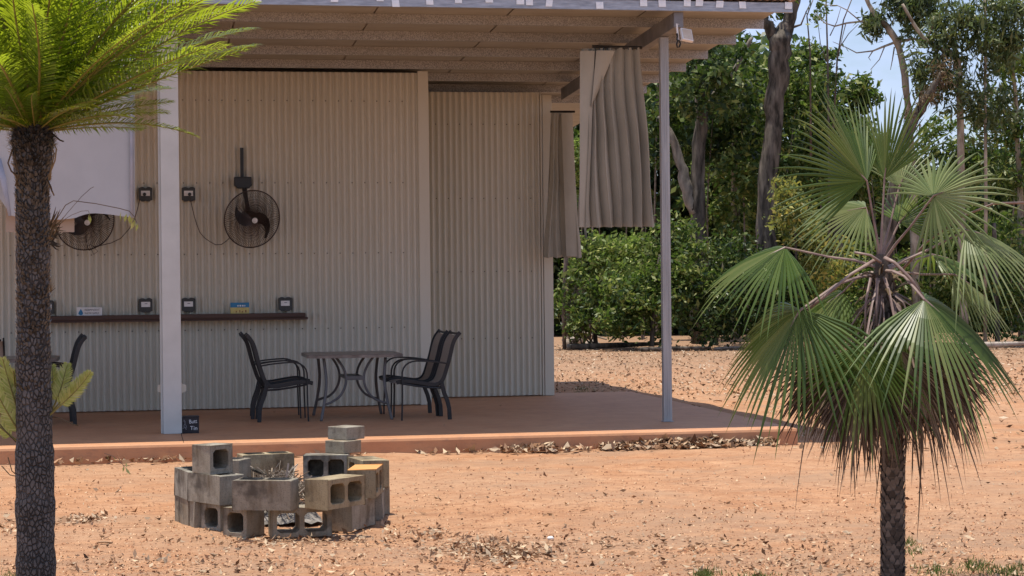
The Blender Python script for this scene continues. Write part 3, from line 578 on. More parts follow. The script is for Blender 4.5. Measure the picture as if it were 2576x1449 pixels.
tb = table(); t2 = copy_tree(tb); t2.location = (-1.34, 22.10, SL); t2['label'] = 'grey patio table mostly hidden behind the left trunk'
# ------------------------------------------------------------------ fire pit of concrete blocks
BLIND = [True]
def block_mesh(Lx, Ly, H, holes):
    """holes: ('z',n) cores run up, ('x'|'y', n) cores run along that axis.  corner at origin, extends +x,+y"""
    mb = MB()
    def cored(a, b, c, n):
        # a = long side, b = other side of the cored face, c = through length; local (u,v,w)
        ew = .032; web = .034; cw = (a-2*ew-(n-1)*web)/n; us = [0]
        outer = [(0, 0), (a, 0), (a, b), (0, b)]
        r = .022
        hs = []
        for i in range(n):
            u0 = ew+i*(cw+web); u1 = u0+cw; v0 = ew; v1 = b-ew
            hs.append((u0, u1, v0, v1))
        return hs
    def face(ax):
        if ax == 'z': a, b, c = Lx, Ly, H; mp = lambda u, v, w: (u, v, w)
        elif ax == 'y': a, b, c = Lx, H, Ly; mp = lambda u, v, w: (u, w, v)
        else: a, b, c = Ly, H, Lx; mp = lambda u, v, w: (w, u, v)
        return a, b, c, mp
    ax, n = holes
    if n == 0:
        mb.box((0, 0, 0), (Lx, Ly, H)); return mb
    a, b, c, mp = face(ax)
    swap = a < b
    if swap: a, b = b, a; mq = mp; mp = lambda u, v, w: mq(v, u, w)
    hs = cored(a, b, c, n); r = .02
    # build face as strips: for each core an 8-gon hole inside a rectangular cell
    ub = [0]+[(hs[i][1]+hs[i+1][0])/2 for i in range(n-1)]+[a]
    for w in (0, c):
        for i, (u0, u1, v0, v1) in enumerate(hs):
            U0, U1 = ub[i], ub[i+1]
            inn = [(u0+r, v0), (u1-r, v0), (u1, v0+r), (u1, v1-r), (u1-r, v1), (u0+r, v1), (u0, v1-r), (u0, v0+r)]
            out = [(U0, 0), (U1, 0), (U1, b), (U0, b)]
            vs = [mp(*q, w) for q in inn+out]
            mb.add(vs, [(8, 9, 1, 0), (9, 2, 1), (9, 10, 3, 2), (10, 4, 3), (10, 11, 5, 4), (11, 6, 5), (11, 8, 7, 6), (8, 0, 7)])
    for (u0, u1, v0, v1) in hs:
        inn = [(u0+r, v0), (u1-r, v0), (u1, v0+r), (u1, v1-r), (u1-r, v1), (u0+r, v1), (u0, v1-r), (u0, v0+r)]
        mb.add([mp(*q, 0) for q in inn]+[mp(*q, c) for q in inn], [(j, (j+1) % 8, 8+(j+1) % 8, 8+j) for j in range(8)])
        if ax != 'z' and BLIND[0]: mb.add([mp(*q, c*.86) for q in inn]+[mp(*q, c*.92) for q in inn], [tuple(range(8)), tuple(range(15, 7, -1))])  # panel added inside sideways cores so the openings look dark
    O = [(0, 0), (a, 0), (a, b), (0, b)]
    mb.add([mp(*q, 0) for q in O]+[mp(*q, c) for q in O], [(j, (j+1) % 4, 4+(j+1) % 4, 4+j) for j in range(4)])
    return mb
def block(px, py, z, ang, Lr, Ll, H, holes, label, mat='block', top=False, corner='near', tilt=0):
    """near bottom corner at photo point; right edge runs at ang from +X, left edge at ang+90"""
    p = atZ(px, py, z+(H if top else 0)); a = math.radians(ang)
    mb = block_mesh(Lr, Ll, H, holes)
    mb.v = [(x+random.uniform(-.0015, .0015), y+random.uniform(-.0015, .0015), zz+random.uniform(-.001, .001)) for x, y, zz in mb.v] if False else mb.v
    o = mb.build('concrete_block', M[mat], None)
    bm_ = o.modifiers.new('weld', 'WELD'); bm_.merge_threshold = .0005
    b = o.modifiers.new('bevel', 'BEVEL'); b.width = .005; b.segments = 2; b.limit_method = 'ANGLE'; b.angle_limit = math.radians(50)
    o.location = (p.x, p.y, z+.001); o.rotation_euler = (tilt, 0, a)
    return tag(o, label, 'concrete block', 'concrete blocks of the fire pit')
Hh = .19
block(490, 1335, 0, 14, .19, .39, Hh, ('z', 2), 'lowest block at the left edge of the pit, smooth side outward')
block(556, 1341, 0, 40, .19, .19, Hh, ('x', 1), 'single-core block on the ground, second from the left of the pit')
block(622, 1354, 0, 50, .19, .19, Hh, ('x', 1), 'single-core block on the ground under the front centre block, dark side right') .rotation_euler
BLIND[0] = False
block(685, 1355, 0, 4, .39, .19, Hh, ('y', 2), 'ground block with two see-through cores at the front of the pit')
BLIND[0] = True
block(885, 1337, 0, 60, .39, .19, Hh, ('z', 2), 'plain ground block at the right front of the pit')
block(962, 1309, 0, 80, .39, .19, Hh, ('z', 2), 'ground block just showing behind the right side of the pit')
z2 = Hh+.002
block(472, 1188, z2, 12, .19, .39, Hh, ('z', 2), 'second-row block at the far left showing its two open cores on top', top=True)
block(553.7, 1271.5, z2, 31, .19, .39, Hh, ('z', 2), 'second-row block left of front centre carrying the upright half block')
block(732, 1285, z2, 70, .19, .39, Hh, ('z', 2), 'long second-row block at the front centre with two open cores on top')
block(824.5, 1284, z2, 46, .39, .19, Hh, ('x', 1) if False else ('y', 2), 'second-row block laid on its side, two cores facing right at the front', 'blocky')
block(945, 1253, z2, 76, .39, .19, Hh, ('y', 2), 'second-row block with ochre orange top at the right of the pit', 'blocko')
block(915, 1161, z2, 11, .19, .39, Hh, ('x', 2), 'flat buff-topped block behind the ochre-topped one', 'blocky', top=True)
block(876, 1145, z2, 80, .19, .33, Hh, ('x', 2), 'back-row block with two dark cores facing the yard under the small stack', top=True)
block(611, 1146, z2, 11, .39, .19, Hh, ('z', 2), 'long back-row block with two open cores on top, rusty inner face', 'blocky', top=True)
block(603, 1158, z2, 62, .19, .3, Hh, ('z', 1), 'back-left block between the upright half block and the long back block', top=True)
z3 = 2*Hh+.004
block(527.6, 1194, z3, 36, .19, .19, Hh, ('y', 1), 'upright half block on top of the left front, one square core facing right')
block(866, 1142.5, z3, 42, .19, .19, .092, ('z', 0), 'lower thin half block of the two stacked at the back right')
block(873, 1108, z3+.094, 40, .19, .2, .095, ('z', 0), 'upper thin half block of the two stacked at the back right')
for (px, py, a, l, r_, lab) in ((611, 1146, 11, .19, .39, 'ground block under the long rusty back block'), (876, 1145, 80, .33, .19, 'ground block under the back block with two dark cores'), (472, 1188, 12, .39, .19, 'ground block hidden under the far left block with open cores'), (915, 1161, 11, .39, .19, 'ground block under the flat buff-topped block')):
    p = atZ(px, py, 2*Hh); o = block_mesh(r_, l, Hh, ('z', 2)).build('concrete_block', M['block'], None); o.location = (p.x, p.y, .001); o.rotation_euler = (0, 0, math.radians(a)); tag(o, lab, 'concrete block', 'concrete blocks of the fire pit')
# ash, twigs inside
pc = (atZ(700, 1345, 0)+atZ(700, 1200, 0))/2
ctr = Vector((atZ(702, 1250, .2).x, 14.02, 0))
mb = MB(); P = []
for i in range(15):
    P.append([(ctr.x-.30+.60*j/14, ctr.y-.5+1.0*i/14, .02+.16*max(0, 1-((j-7)/7)**2)*max(0, 1-((i-7)/7)**2)+random.uniform(-.012, .012)) for j in range(15)])
mb.grid(P); tag(mb.build('ash', M['ash'], None, True), kind='stuff', label='grey ash heap inside the block fire pit', cat='ash')
mb = MB()
for k in range(420):
    a = random.uniform(0, 2*PI); r = .5*math.sqrt(random.random()); x = ctr.x+.6*r*math.cos(a); y = ctr.y+1.0*r*math.sin(a); z = .1+.16*(1-r/.55)+random.uniform(0, .07); d = Vector((random.gauss(0, 1), random.gauss(0, 1), random.gauss(0, .45))).normalized()*random.uniform(.04, .16)
    mb.tube([Vector((x, y, z))-d, Vector((x, y, z+.012)), Vector((x, y, z))+d+Vector((0, 0, .02))], random.uniform(.0015, .005), 4, 0, False)
for k in range(70):
    p = atZ(random.gauss(692, 9), 1212, .30)+Vector((0, random.uniform(0, .25), 0)); d = Vector((random.gauss(0, 1), random.gauss(0, .5), random.uniform(-.3, .8))).normalized()*random.uniform(.05, .12); mb.tube([p, p+d*.5+Vector((random.uniform(-.02, .02), 0, random.uniform(0, .03))), p+d], .0017, 4, 0, False)
tag(mb.build('kindling', M['stick'], None), kind='stuff', label='dry twigs heaped inside the fire pit', cat='twigs')
p = atZ(716, 1222, .28); mb = MB(); mb.tube([p+Vector((0, .0, -.08)), p+Vector((.012, .01, .05)), p+Vector((.03, .02, .15))], [.012, .011, .010], 6, 0, True, .5); tag(mb.build('upright_stick', M['stone'], None), 'pale flat stick poking up from the middle of the fire pit', 'stick')
p = atZ(648, 1205, .3); mb = MB(); mb.tube([p+Vector((-.03, .1, .06)), p+Vector((.06, .1, .02)), p+Vector((.18, .12, -.03))], .014, 6); tag(mb.build('charred_stick', M['barkdark'], None), 'dark charred stick leaning across the fire pit', 'stick')
# ------------------------------------------------------------------ cycad on the left
CD = 9.3
def cyp(px, py, d=0): return atD(px, py, CD+d)
base = cyp(92, 1540); base.z = 0
cy = thing('cycad_palm', 'tall cycad with rough dark trunk and bright yellow-green feathery crown', 'cycad', tuple(base))
rows = []; nb = 28; pr = [(1560, 92, 52), (1449, 90, 49), (1300, 89, 48), (1150, 87, 46.5), (1040, 86, 45), (930, 84, 42), (800, 84, 41), (700, 83.5, 41), (600, 83, 41), (520, 82, 41), (460, 82, 42), (400, 82, 46), (360, 82, 53), (335, 82, 50), (312, 84, 36), (300, 85, 20)]
ys = np.linspace(1560, 300, 90)
for y in ys:
    xc = float(np.interp(-y, [-q[0] for q in pr], [q[1] for q in pr])); hw = float(np.interp(-y, [-q[0] for q in pr], [q[2] for q in pr])); c = cyp(xc, y)
    rad = hw/FP*CD*(1+.025*math.sin(y*.05)+.02*math.sin(y*.021+1)+(.03 if int(y/14.16) % 5 == 0 else 0)+random.uniform(-.018, .018))
    rows.append([(c.x+rad*(1+random.uniform(-.025, .025))*math.cos(2*PI*j/nb), c.y+rad*(1+random.uniform(-.025, .025))*math.sin(2*PI*j/nb), c.z) for j in range(nb)])
for r in rows: r.append(r[0])
mb = MB(); mb.grid(rows); trunk = mb.build('trunk', M['cybark'], cy, True, False)
# leaf-base scales on the upper trunk
Vs = []
for k in range(3400):
    y = random.uniform(330, 1010); 
    if random.random() > (1.15-(y-330)/760): continue
    xc = float(np.interp(-y, [-q[0] for q in pr], [q[1] for q in pr])); hw = float(np.interp(-y, [-q[0] for q in pr], [q[2] for q in pr])); c = cyp(xc, y); a = random.uniform(0, 2*PI); rad = hw/FP*CD*.99
    n_ = Vector((math.cos(a), math.sin(a), 0)); tt = Vector((-n_.y, n_.x, 0)); p = Vector((c.x, c.y, c.z))+n_*rad; w = random.uniform(.004, .009); h = random.uniform(.006, .013); o = random.uniform(.004, .013)*(2.2 if y < 420 else 1)
    Vs.append([p-tt*w-Vector((0, 0, h*.6)), p+tt*w-Vector((0, 0, h*.6)), p+tt*w*.5+n_*o+Vector((0, 0, h)), p-tt*w*.5+n_*o+Vector((0, 0, h))])
Vs = np.array([[tuple(q-base) for q in v] for v in Vs]); quads('leaf_base_scales', Vs, M['cyscale'], cy)
# hanging dead straps below the crown
def straps(L, rad, name='dead_strap'):
    mb = MB()
    for l in L: mb.tube([cyp(x, y, dd) for x, y, dd in l], rad, 5, 0, True, .5)
    return mb.build(name, M['straw'], cy, True, False)
straps([[(40, 352, -.05), (28, 385, -.08), (20, 410, -.09), (28, 430, -.07), (42, 442, -.05), (44, 466, -.06)], [(36, 350, -.05), (38, 400, -.09), (48, 440, -.08), (38, 468, -.09)], [(128, 350, -.06), (142, 375, -.09), (138, 405, -.1), (128, 430, -.08), (126, 452, -.06)], [(122, 352, -.06), (136, 385, -.1), (130, 420, -.09), (120, 456, -.07), (136, 492, -.08)], [(130, 335, -.05), (150, 352, -.07), (160, 356, -.08)], [(118, 450, -.08), (128, 470, -.1), (131, 482, -.09)]], .0045)
V = []
for k in range(700):
    a = random.uniform(0, 2*PI); yy = random.uniform(318, 372); c = cyp(82, yy); rad = (36+18*math.sin((yy-312)/60*PI*.8))/FP*CD*random.uniform(.75, 1.0); n_ = Vector((math.cos(a), math.sin(a), 0)); p = c+n_*rad; d = (n_*random.uniform(.5, 1.2)+Vector((0, 0, random.uniform(-.8, .9)))).normalized()*random.uniform(.02, .05); tt = d.cross(Vector((0, 0, 1)))
    tt = tt.normalized()*random.uniform(.002, .005); V.append([p-tt, p+tt, p+d+tt*.4, p+d-tt*.4])
quads('crown_fibre', np.array([[tuple(q-base) for q in v] for v in V]), M['cyscale'], cy)
V = []
CC = cyp(85, 318)
for k in range(150):
    a = random.uniform(0, 2*PI); e = random.uniform(.5, 1.4); d = Vector((math.cos(a)*math.cos(e), math.sin(a)*math.cos(e), math.sin(e))); p = CC+Vector((math.cos(a), math.sin(a), 0))*random.uniform(.01, .055); L = random.uniform(.04, .09); tt = d.cross(Vector((.3, 1, .2))).normalized()*random.uniform(.004, .008); V.append([p-tt, p+tt, p+d*L+tt*.3, p+d*L-tt*.3])
quads('leaf_stub', np.array([[tuple(q-base) for q in v] for v in V]), M['orange'], cy)
def frond_mesh(L, droop, nl, lw, ll, name, mat, vee=.5, curl=.25, seed=0, stalk=.12):
    """feather frond along +x, rises in +z, gravity bends it down"""
    rg = np.random.default_rng(seed); mb = MB(); N = 24; pts = []; x = z = 0.0; ang = 0
    for i in range(N+1):
        s = i/N; a = -droop*(s**1.6); pts.append((x, .012*math.sin(4*s+seed), z)); x += L/N*math.cos(a); z += L/N*math.sin(a)
    pts = np.array(pts); 
    mb.tube(pts, [.0075*(1-.8*i/N)+.0012 for i in range(N+1)], 5, 1)
    F = lambda s: np.array([np.interp(s*N, range(N+1), pts[:, k]) for k in range(3)])
    for i in range(nl):
        s = stalk+(1-stalk)*(i+.5)/nl; p = F(s); tg = F(min(1, s+.02))-F(max(0, s-.02)); tg /= np.linalg.norm(tg); side = np.array([0, 1, 0]); nm = np.cross(tg, side)
        q = (s-stalk)/(1-stalk); ln = ll*(.35+.65*math.sin(PI*min(1, .12+.80*q)**.75))*(1 if q < .9 else 1-(q-.9)*4)
        for sg in (-1, 1):
            l = ln*rg.uniform(.85, 1.1); f = math.radians(62-24*q+rg.normal()*5); vv = vee+rg.normal()*.08
            d = tg*math.cos(f)+(side*sg*math.cos(vv)+nm*-math.sin(vv)*-1)*math.sin(f)
            d2 = d+tg*curl*.5-np.array([0, 0, 1])*curl*rg.uniform(.3, 1.2); d2 /= np.linalg.norm(d2)
            w = np.cross(d, nm); w = w/np.linalg.norm(w)*lw*.5; w2 = w
            a_, b_, c_ = p, p+d*l*.5, p+d*l*.5+d2*l*.5
            mb.add([a_-w*.6, a_+w*.6, b_+w, b_-w, c_], [(0, 1, 2, 3), (3, 2, 4)])
    return mb
var = []
for k, (L, dr) in enumerate(((1.16, .25), (1.24, .42), (1.1, .12), (1.2, .55), (1.12, .33))):
    mb = frond_mesh(L, dr, 62, .0105, .20, 'frond', None, .30, .75, k); var.append(mb)
vm = []
for k in range(5):
    o = var[k].build('frond', [M['cyleaf'], M['rachis']], cy); vm.append(o)
NF = 100; used = 0
for k in range(NF):
    az = math.radians(-125+235*((k*.618034) % 1)) if k % 10 < 7 else math.radians(110+125*((k*.618034) % 1)); e = (1.47-1.10*((k+.5)/(NF-24))**.8) if k < NF-24 else random.uniform(.14, .4)
    o = vm[k] if k < 5 else vm[k % 5].copy()
    if k >= 5: COL.objects.link(o); o.parent = cy
    o.location = tuple(CC-base+Vector((math.cos(az), math.sin(az), 0))*.03+Vector((0, 0, -.03+.05*(1-k/NF))))
    o.rotation_euler = (Matrix.Rotation(az, 3, 'Z') @ Matrix.Rotation(-e, 3, 'Y') @ Matrix.Rotation(random.uniform(-.5, .5), 3, 'X')).to_euler()
    s_ = random.uniform(.9, 1.04)*(1 if k < NF-24 else random.uniform(.5, .62)); o.scale = (s_, s_, s_)
# offsets (young fronds) at the foot of the trunk
pupv = [frond_mesh(L, dr, 46, .0105, .085, 'offset_frond', None, .3, .1, 20+k, .26) for k, (L, dr) in enumerate(((.5, .35), (.43, .15), (.36, .5)))]
pm = [m_.build('offset_frond', [M['pup'], M['rachis']], cy) for m_ in pupv]
pl = [((62, 1130, .02), (20, 905)), ((62, 1130, .04), (4, 940)), ((60, 1130, .08), (38, 930)), ((64, 1132, -.02), (-18, 960)), ((60, 1128, .1), (-60, 1010)),
      ((124, 1045, .06), (172, 912)), ((126, 1048, .02), (212, 935)), ((128, 1046, -.02), (226, 940)), ((122, 1040, .1), (136, 915))]
for k, (b0, tip) in enumerate(pl):
    o = pm[k] if k < 3 else pm[k % 3].copy()
    if k >= 3: COL.objects.link(o); o.parent = cy
    a = cyp(*b0); b = cyp(tip[0], tip[1], b0[2]+random.uniform(-.05, .08)); d = b-a; L0 = (.5, .43, .36)[k % 3]
    x = d.normalized(); yv = Vector((0, 1, 0))+Vector((random.uniform(-.3, .3), 0, random.uniform(-.2, .4))); yv = (x.cross(yv)).normalized(); 
    if yv.z < 0: yv = -yv
    zz = x.cross(yv); o.location = tuple(a-base); o.rotation_euler = Matrix((x, yv, zz)).transposed().to_euler(); s_ = d.length/L0*1.02; o.scale = (s_, s_*.9, s_*.9)
straps([[(-10, 1055, 0), (18, 1090, 0), (45, 1117, 0), (66, 1132, 0)], [(128, 1048, 0), (150, 1052, -.02), (180, 1066, -.03), (198, 1071, -.03)], [(4, 1172, -.02), (25, 1195, -.03), (50, 1200, -.02)], [(20, 1150, -.02), (30, 1185, -.02), (55, 1205, -.02)]], .003, 'dead_stalk')
# climbing vine / epiphyte
vn = thing('climbing_vine', 'thin leafy vine arching out from the trunk in front of the white blind', 'vine', tuple(cyp(128, 575, -.08)))
vb = Vector(vn.location)
mb = MB()
for L, rr in (([(128, 575, -.08), (145, 548, -.1), (165, 516, -.12), (185, 505, -.12), (240, 512, -.12), (300, 524, -.13), (325, 531, -.13), (338, 545, -.13), (344, 560, -.13)], .0022), ([(150, 560, -.1), (170, 535, -.1), (205, 495, -.11), (228, 474, -.12), (236, 470, -.12)], .0014), ([(150, 560, -.1), (180, 541, -.1), (205, 531, -.11), (222, 530, -.11), (226, 540, -.11)], .0013)):
    mb.tube([cyp(*q)-vb for q in L], rr, 5)
mb.build('stem', M['twig'], vn)
L = []
for (x, y) in ((304, 545), (316, 548), (326, 552), (332, 556), (338, 560), (342, 565), (334, 566), (224, 546), (227, 552), (344, 572)):
    L.append(tuple(cyp(x, y, -.13)-vb))
quads('vine_leaf', leaves(np.array(L), .045, .38, 0, 2.2, .15), M['pup'], vn)
mb = MB()
for k in range(34):
    a = cyp(126+random.uniform(-3, 6), 585+random.uniform(-22, 30), -.08); d = (RT*random.uniform(.25, 1)+UP*random.uniform(-.5, 1.1)-fw*random.uniform(0, .5)).normalized()*random.uniform(.03, .1); mb.tube([a-vb, a+d*.6-vb, a+d+Vector((0, 0, .01))-vb], [.006, .005, .001], 4, 0, False, .4)
mb.build('dry_tuft', M['straw'], vn)
for (y0, n) in ((700, 5),):
    mb = MB()
    for k in range(n): a = cyp(126, 735, -.03); mb.tube([a-vb, cyp(128+3*k, 700+6*k, -.05)-vb], [.003, .001], 4)
    mb.build('dry_tuft', M['straw'], vn)
mb = MB(); mb.tube([cyp(x, y, -.02) for x, y in ((262, 1140), (285, 1148), (300, 1160), (315, 1176))], .0012, 4)
sp = thing('drooping_sprig', 'small sprig of pale leaves drooping before the slab edge right of the trunk', 'sprig', tuple(cyp(262, 1140, -.02))); mb.build('stem', M['twig'], sp, False, False)
quads('sprig_leaf', leaves(np.array([tuple(cyp(x, y, -.02)-Vector(sp.location)) for x, y in ((272, 1150), (287, 1153), (310, 1180), (322, 1185), (318, 1170))]), .03, .4, 0, 2, .2), M['pup'], sp)
# ------------------------------------------------------------------ fan palm on the right
PD = 10.45
def pp(px, py, d=0): return atD(px, py, PD+d)
pb = pp(2245, 1500); pb.z = 0
fp = thing('fan_palm', 'fan palm with green fans, a skirt of dead brown fans and a scarred trunk', 'palm', tuple(pb))
tr = [(1510, 2246, 29), (1449, 2246, 28), (1300, 2246, 28), (1150, 2246, 28), (1060, 2243, 28), (950, 2238, 27), (850, 2230, 28), (760, 2222, 27), (690, 2217, 22), (640, 2214, 12)]
ys = np.linspace(1510, 640, 60); rows = []
TI = lambda y, k: float(np.interp(-y, [-q[0] for q in tr], [q[k] for q in tr]))
for y in ys:
    c = pp(TI(y, 1), y); rad = TI(y, 2)/FP*PD*.93; rows.append([(c.x+rad*math.cos(2*PI*j/16), c.y+rad*math.sin(2*PI*j/16), c.z) for j in range(17)])
mb = MB(); mb.grid(rows); mb.build('trunk', M['palmbark'], fp, True, False)
# spiral of persistent diamond leaf bases
V = []
nrow = 75
for i in range(nrow):
    y = 1508-i*11.5
    if y < 700: break
    c = pp(TI(y, 1), y); rad = TI(y, 2)/FP*PD*.95
    for j in range(8):
        a = 2*PI*(j+.5*(i % 2))/8+random.uniform(-.12, .12); n_ = Vector((math.cos(a), math.sin(a), 0)); tt = Vector((-n_.y, n_.x, 0)); p = c+n_*rad*.985; h = .036*random.uniform(.8, 1.2); w = .019*random.uniform(.8, 1.15); z = Vector((0, 0, 1))
        V.append([p-z*h*.8-tt*w*.55, p-z*h*.8+tt*w*.55, p+tt*w+n_*.007, p-tt*w+n_*.007]); V.append([p-tt*w+n_*.007, p+tt*w+n_*.007, p+tt*w*.25+n_*.013+z*h*.85, p-tt*w*.25+n_*.013+z*h*.85])
quads('leaf_scars', np.array([[tuple(q-pb) for q in v] for v in V]), M['palmscar'], fp)
mb = MB()
for k in range(85):
    y = random.uniform(650, 900); c = pp(TI(y, 1), y); a = random.uniform(0, 2*PI); n_ = Vector((math.cos(a), math.sin(a), 0)); rad = TI(y, 2)/FP*PD; p = c+n_*rad*.8; d = (n_*random.uniform(.25, .9)+Vector((0, 0, random.uniform(-1.0, .5)))).normalized()*random.uniform(.05, .15)
    mb.tube([p, p+d*.6+n_*.01, p+d+Vector((0, 0, -.03))], [.010, .008, .003], 5, 0, True, .4)
mb.build('old_leaf_bases', M['straw'], fp, False, False)
def fan_blade(H, ax, nrm, R, A, nseg, droop, split=.45, fold=.25, rag=.1, seed=0, tipdrop=.25):
    """costapalmate fan: H hinge point, ax midrib direction, nrm upper-side normal"""
    rg = np.random.default_rng(seed); ax = np.array(ax)/np.linalg.norm(ax); nrm = np.array(nrm); nrm = nrm-ax*(nrm@ax); nrm /= np.linalg.norm(nrm); sd_ = np.cross(nrm, ax); gv = np.array([0, 0, -1.0]); H = np.array(H); mb = MB()
    da = 2*A/nseg
    for i in range(nseg):
        t = -A+da*(i+.5); L = R*(1-.16*(abs(t)/A)**2)*(1+rg.normal()*rag*.6)
        if rg.random() < .04: L *= .6
        st = split*R*(1-.25*abs(t)/A); jt = rg.normal()*.02; td = tipdrop*rg.uniform(.4, 1.7)
        prev = None; vs = []
        for r in (.012, .2*R, st, st+.25*(L-st), st+.55*(L-st), st+.8*(L-st), L):
            hw = r*math.tan(da/2)*1.03 if r <= st else st*math.tan(da/2)*(1-((r-st)/(L-st))**1.6)**.9
            a = t+jt*(r/R)**2; d = ax*math.cos(a)+sd_*math.sin(a); e = -ax*math.sin(a)+sd_*math.cos(a)
            c = H+d*r - nrm*fold*abs(math.sin(t*.5))*r*.9 + nrm*.06*r*math.cos(t) + gv*(droop*(r/R)**2*R+td*max(0, (r-st)/max(R-st, .01))**2.2*R*.5)
            pk = nrm*hw*.7
            vs += [c-e*hw-pk*.5, c+pk*.6, c+e*hw-pk*.5]
        mb.add(vs, [f for k in range(6) for f in ((3*k, 3*k+1, 3*k+4, 3*k+3), (3*k+1, 3*k+2, 3*k+5, 3*k+4))])
    return mb
def dirv(deg, depth=0): a = math.radians(deg); return RT*math.cos(a)+UP*math.sin(a)+fw*depth
crown = lambda y=650: pp(TI(y, 1), y)
# (hinge px,py, depth offset, axis deg, axis depth, normal (right,up,toward cam), radius P, half angle deg, segments, droop, mat, name, base py)
FR = [(2181, 455, -.05, 135, -.2, (.25, .45, .85), 275, 88, 30, .03, 'fan', 655),
      (2225, 450, .08, 82, -.05, (-.5, .1, .8), 262, 50, 20, .02, 'fan', 650),
      (2348, 493, -.02, 20, -.1, (-.3, .45, .8), 195, 135, 28, .10, 'fanlit', 670),
      (2431, 578, -.05, -14, .1, (.1, .85, .42), 225, 105, 28, .48, 'fanlit', 690),
      (1975, 622, -.1, 205, -.1, (-.15, .85, .4), 220, 96, 30, .30, 'fan', 675),
      (2325, 753, -.26, -42, -.2, (.2, .8, .5), 285, 112, 36, .38, 'fan', 680),
      (2012, 781, -.2, 240, -.15, (-.2, .85, .42), 262, 108, 32, .38, 'fan', 690),
      (2176, 867, -.30, 262, -.15, (-.1, .6, .8), 238, 68, 24, .15, 'fan', 690),
      (2179, 522, .2, 190, .1, (-.1, .75, .5), 185, 95, 24, .2, 'fanlit', 665),
      (2262, 470, .28, 60, .4, (.1, .3, .8), 150, 80, 20, .05, 'fanlit', 660),
      (2120, 735, .15, 215, .1, (-.1, .85, .4), 170, 90, 22, .35, 'fan', 690),
      (2262, 560, .2, 45, .2, (-.2, .6, .7), 150, 85, 20, .1, 'fan', 660),
      (2400, 690, .2, -30, .2, (.1, .85, .4), 170, 95, 24, .4, 'fanlit', 690),
      (2250, 800, -.2, -85, -.1, (0, .75, .6), 200, 70, 22, .25, 'fan', 690),
      (2345, 640, .35, -10, .6, (.1, .9, .3), 160, 100, 22, .3, 'fan', 680)]
DEADS = [(2140, 880, -.12, 240, -.05, 275, 62), (2180, 900, -.22, 256, -.1, 285, 48), (2265, 880, -.22, 285, -.1, 270, 52), (2310, 870, -.12, 298, 0, 285, 62), (2235, 920, -.12, 270, .0, 230, 70), (2110, 870, .0, 232, .1, 235, 55), (2345, 860, .05, 310, .1, 235, 55), (2195, 905, -.26, 250, -.15, 280, 40), (2290, 890, -.2, 292, -.15, 265, 40), (2240, 890, .1, 270, .1, 280, 75), (2150, 900, .1, 250, .1, 270, 60), (2330, 900, .12, 295, .1, 255, 60), (2160, 930, -.3, 262, -.05, 255, 45), (2300, 925, -.28, 280, -.05, 250, 45), (2210, 950, -.3, 268, 0, 230, 55), (2090, 900, -.1, 248, 0, 240, 45), (2370, 900, -.05, 285, 0, 235, 45)]
for k, (hx, hy, dd, dg, dz, nn, Rp, A, ns, dr, mt, by) in enumerate(FR):
    H = pp(hx, hy, dd); N = RT*nn[0]+UP*nn[1]-fw*nn[2]
    mb = fan_blade(H, dirv(dg, dz), N, Rp/FP*PD, math.radians(A), int(ns*1.25), dr*.85, .42 if hy < 600 else .52, .46, .14, k, .14)
    o = mb.build('frond', M[mt], fp, False, False)
    b = crown(by); mid = b.lerp(H, .55)+Vector((0, 0, .05 if hy > by else .0)); mb = MB()
    mb.tube([b, b.lerp(mid, .5)+Vector((0, 0, .012)), mid, H.lerp(mid, .4), H, H+Vector(dirv(dg, dz))*.1], [.013, .010, .008, .0075, .007, .003], 6, 0, True, .6)
    mb.build('petiole', M['petiole'], o, False, False)
for k, (hx, hy, dd, dg, dz, Rp, A) in enumerate(DEADS):
    H = pp(hx, hy, dd); N = -fw*.8+UP*.3+RT*random.uniform(-.6, .6)
    mb = fan_blade(H, dirv(dg, dz), N, Rp/FP*PD*.84*random.uniform(.88, 1.06), math.radians(A*.9), 28, .10, .58, .35, .2, 50+k, .2); o = mb.build('dead_frond', M['fandead'], fp, False, False)
    b = crown(720); mb = MB(); mid = b.lerp(H, .5)+(H-b).cross(fw).normalized()*.02+Vector((0, 0, .06)); mb.tube([b, mid, H], [.011, .008, .006], 5, 0, True, .6); mb.build('petiole', M['petiole'], o, False, False)
# bare arching stalks
mb = MB()
for L in ([(2216, 660, -.1), (2190, 642, -.14), (2150, 635, -.16)], [(2200, 655, -.1), (2140, 690, -.16), (2075, 745, -.18), (2030, 780, -.16)], [(2260, 690, .1), (2330, 610, .05), (2420, 545, .02), (2500, 512, .02), (2580, 510, .05)], [(2190, 700, -.12), (2178, 760, -.16), (2176, 866, -.2)], [(2207, 700, -.12), (2205, 780, -.16), (2206, 860, -.15)], [(2225, 648, -.1), (2250, 660, -.15), (2290, 700, -.18), (2325, 752, -.2)]):
    mb.tube([pp(*q) for q in L], [.012]+[.009]*(len(L)-1), 6, 0, True, .6)
mb.build('bare_stalk', M['petiole'], fp, True, False)
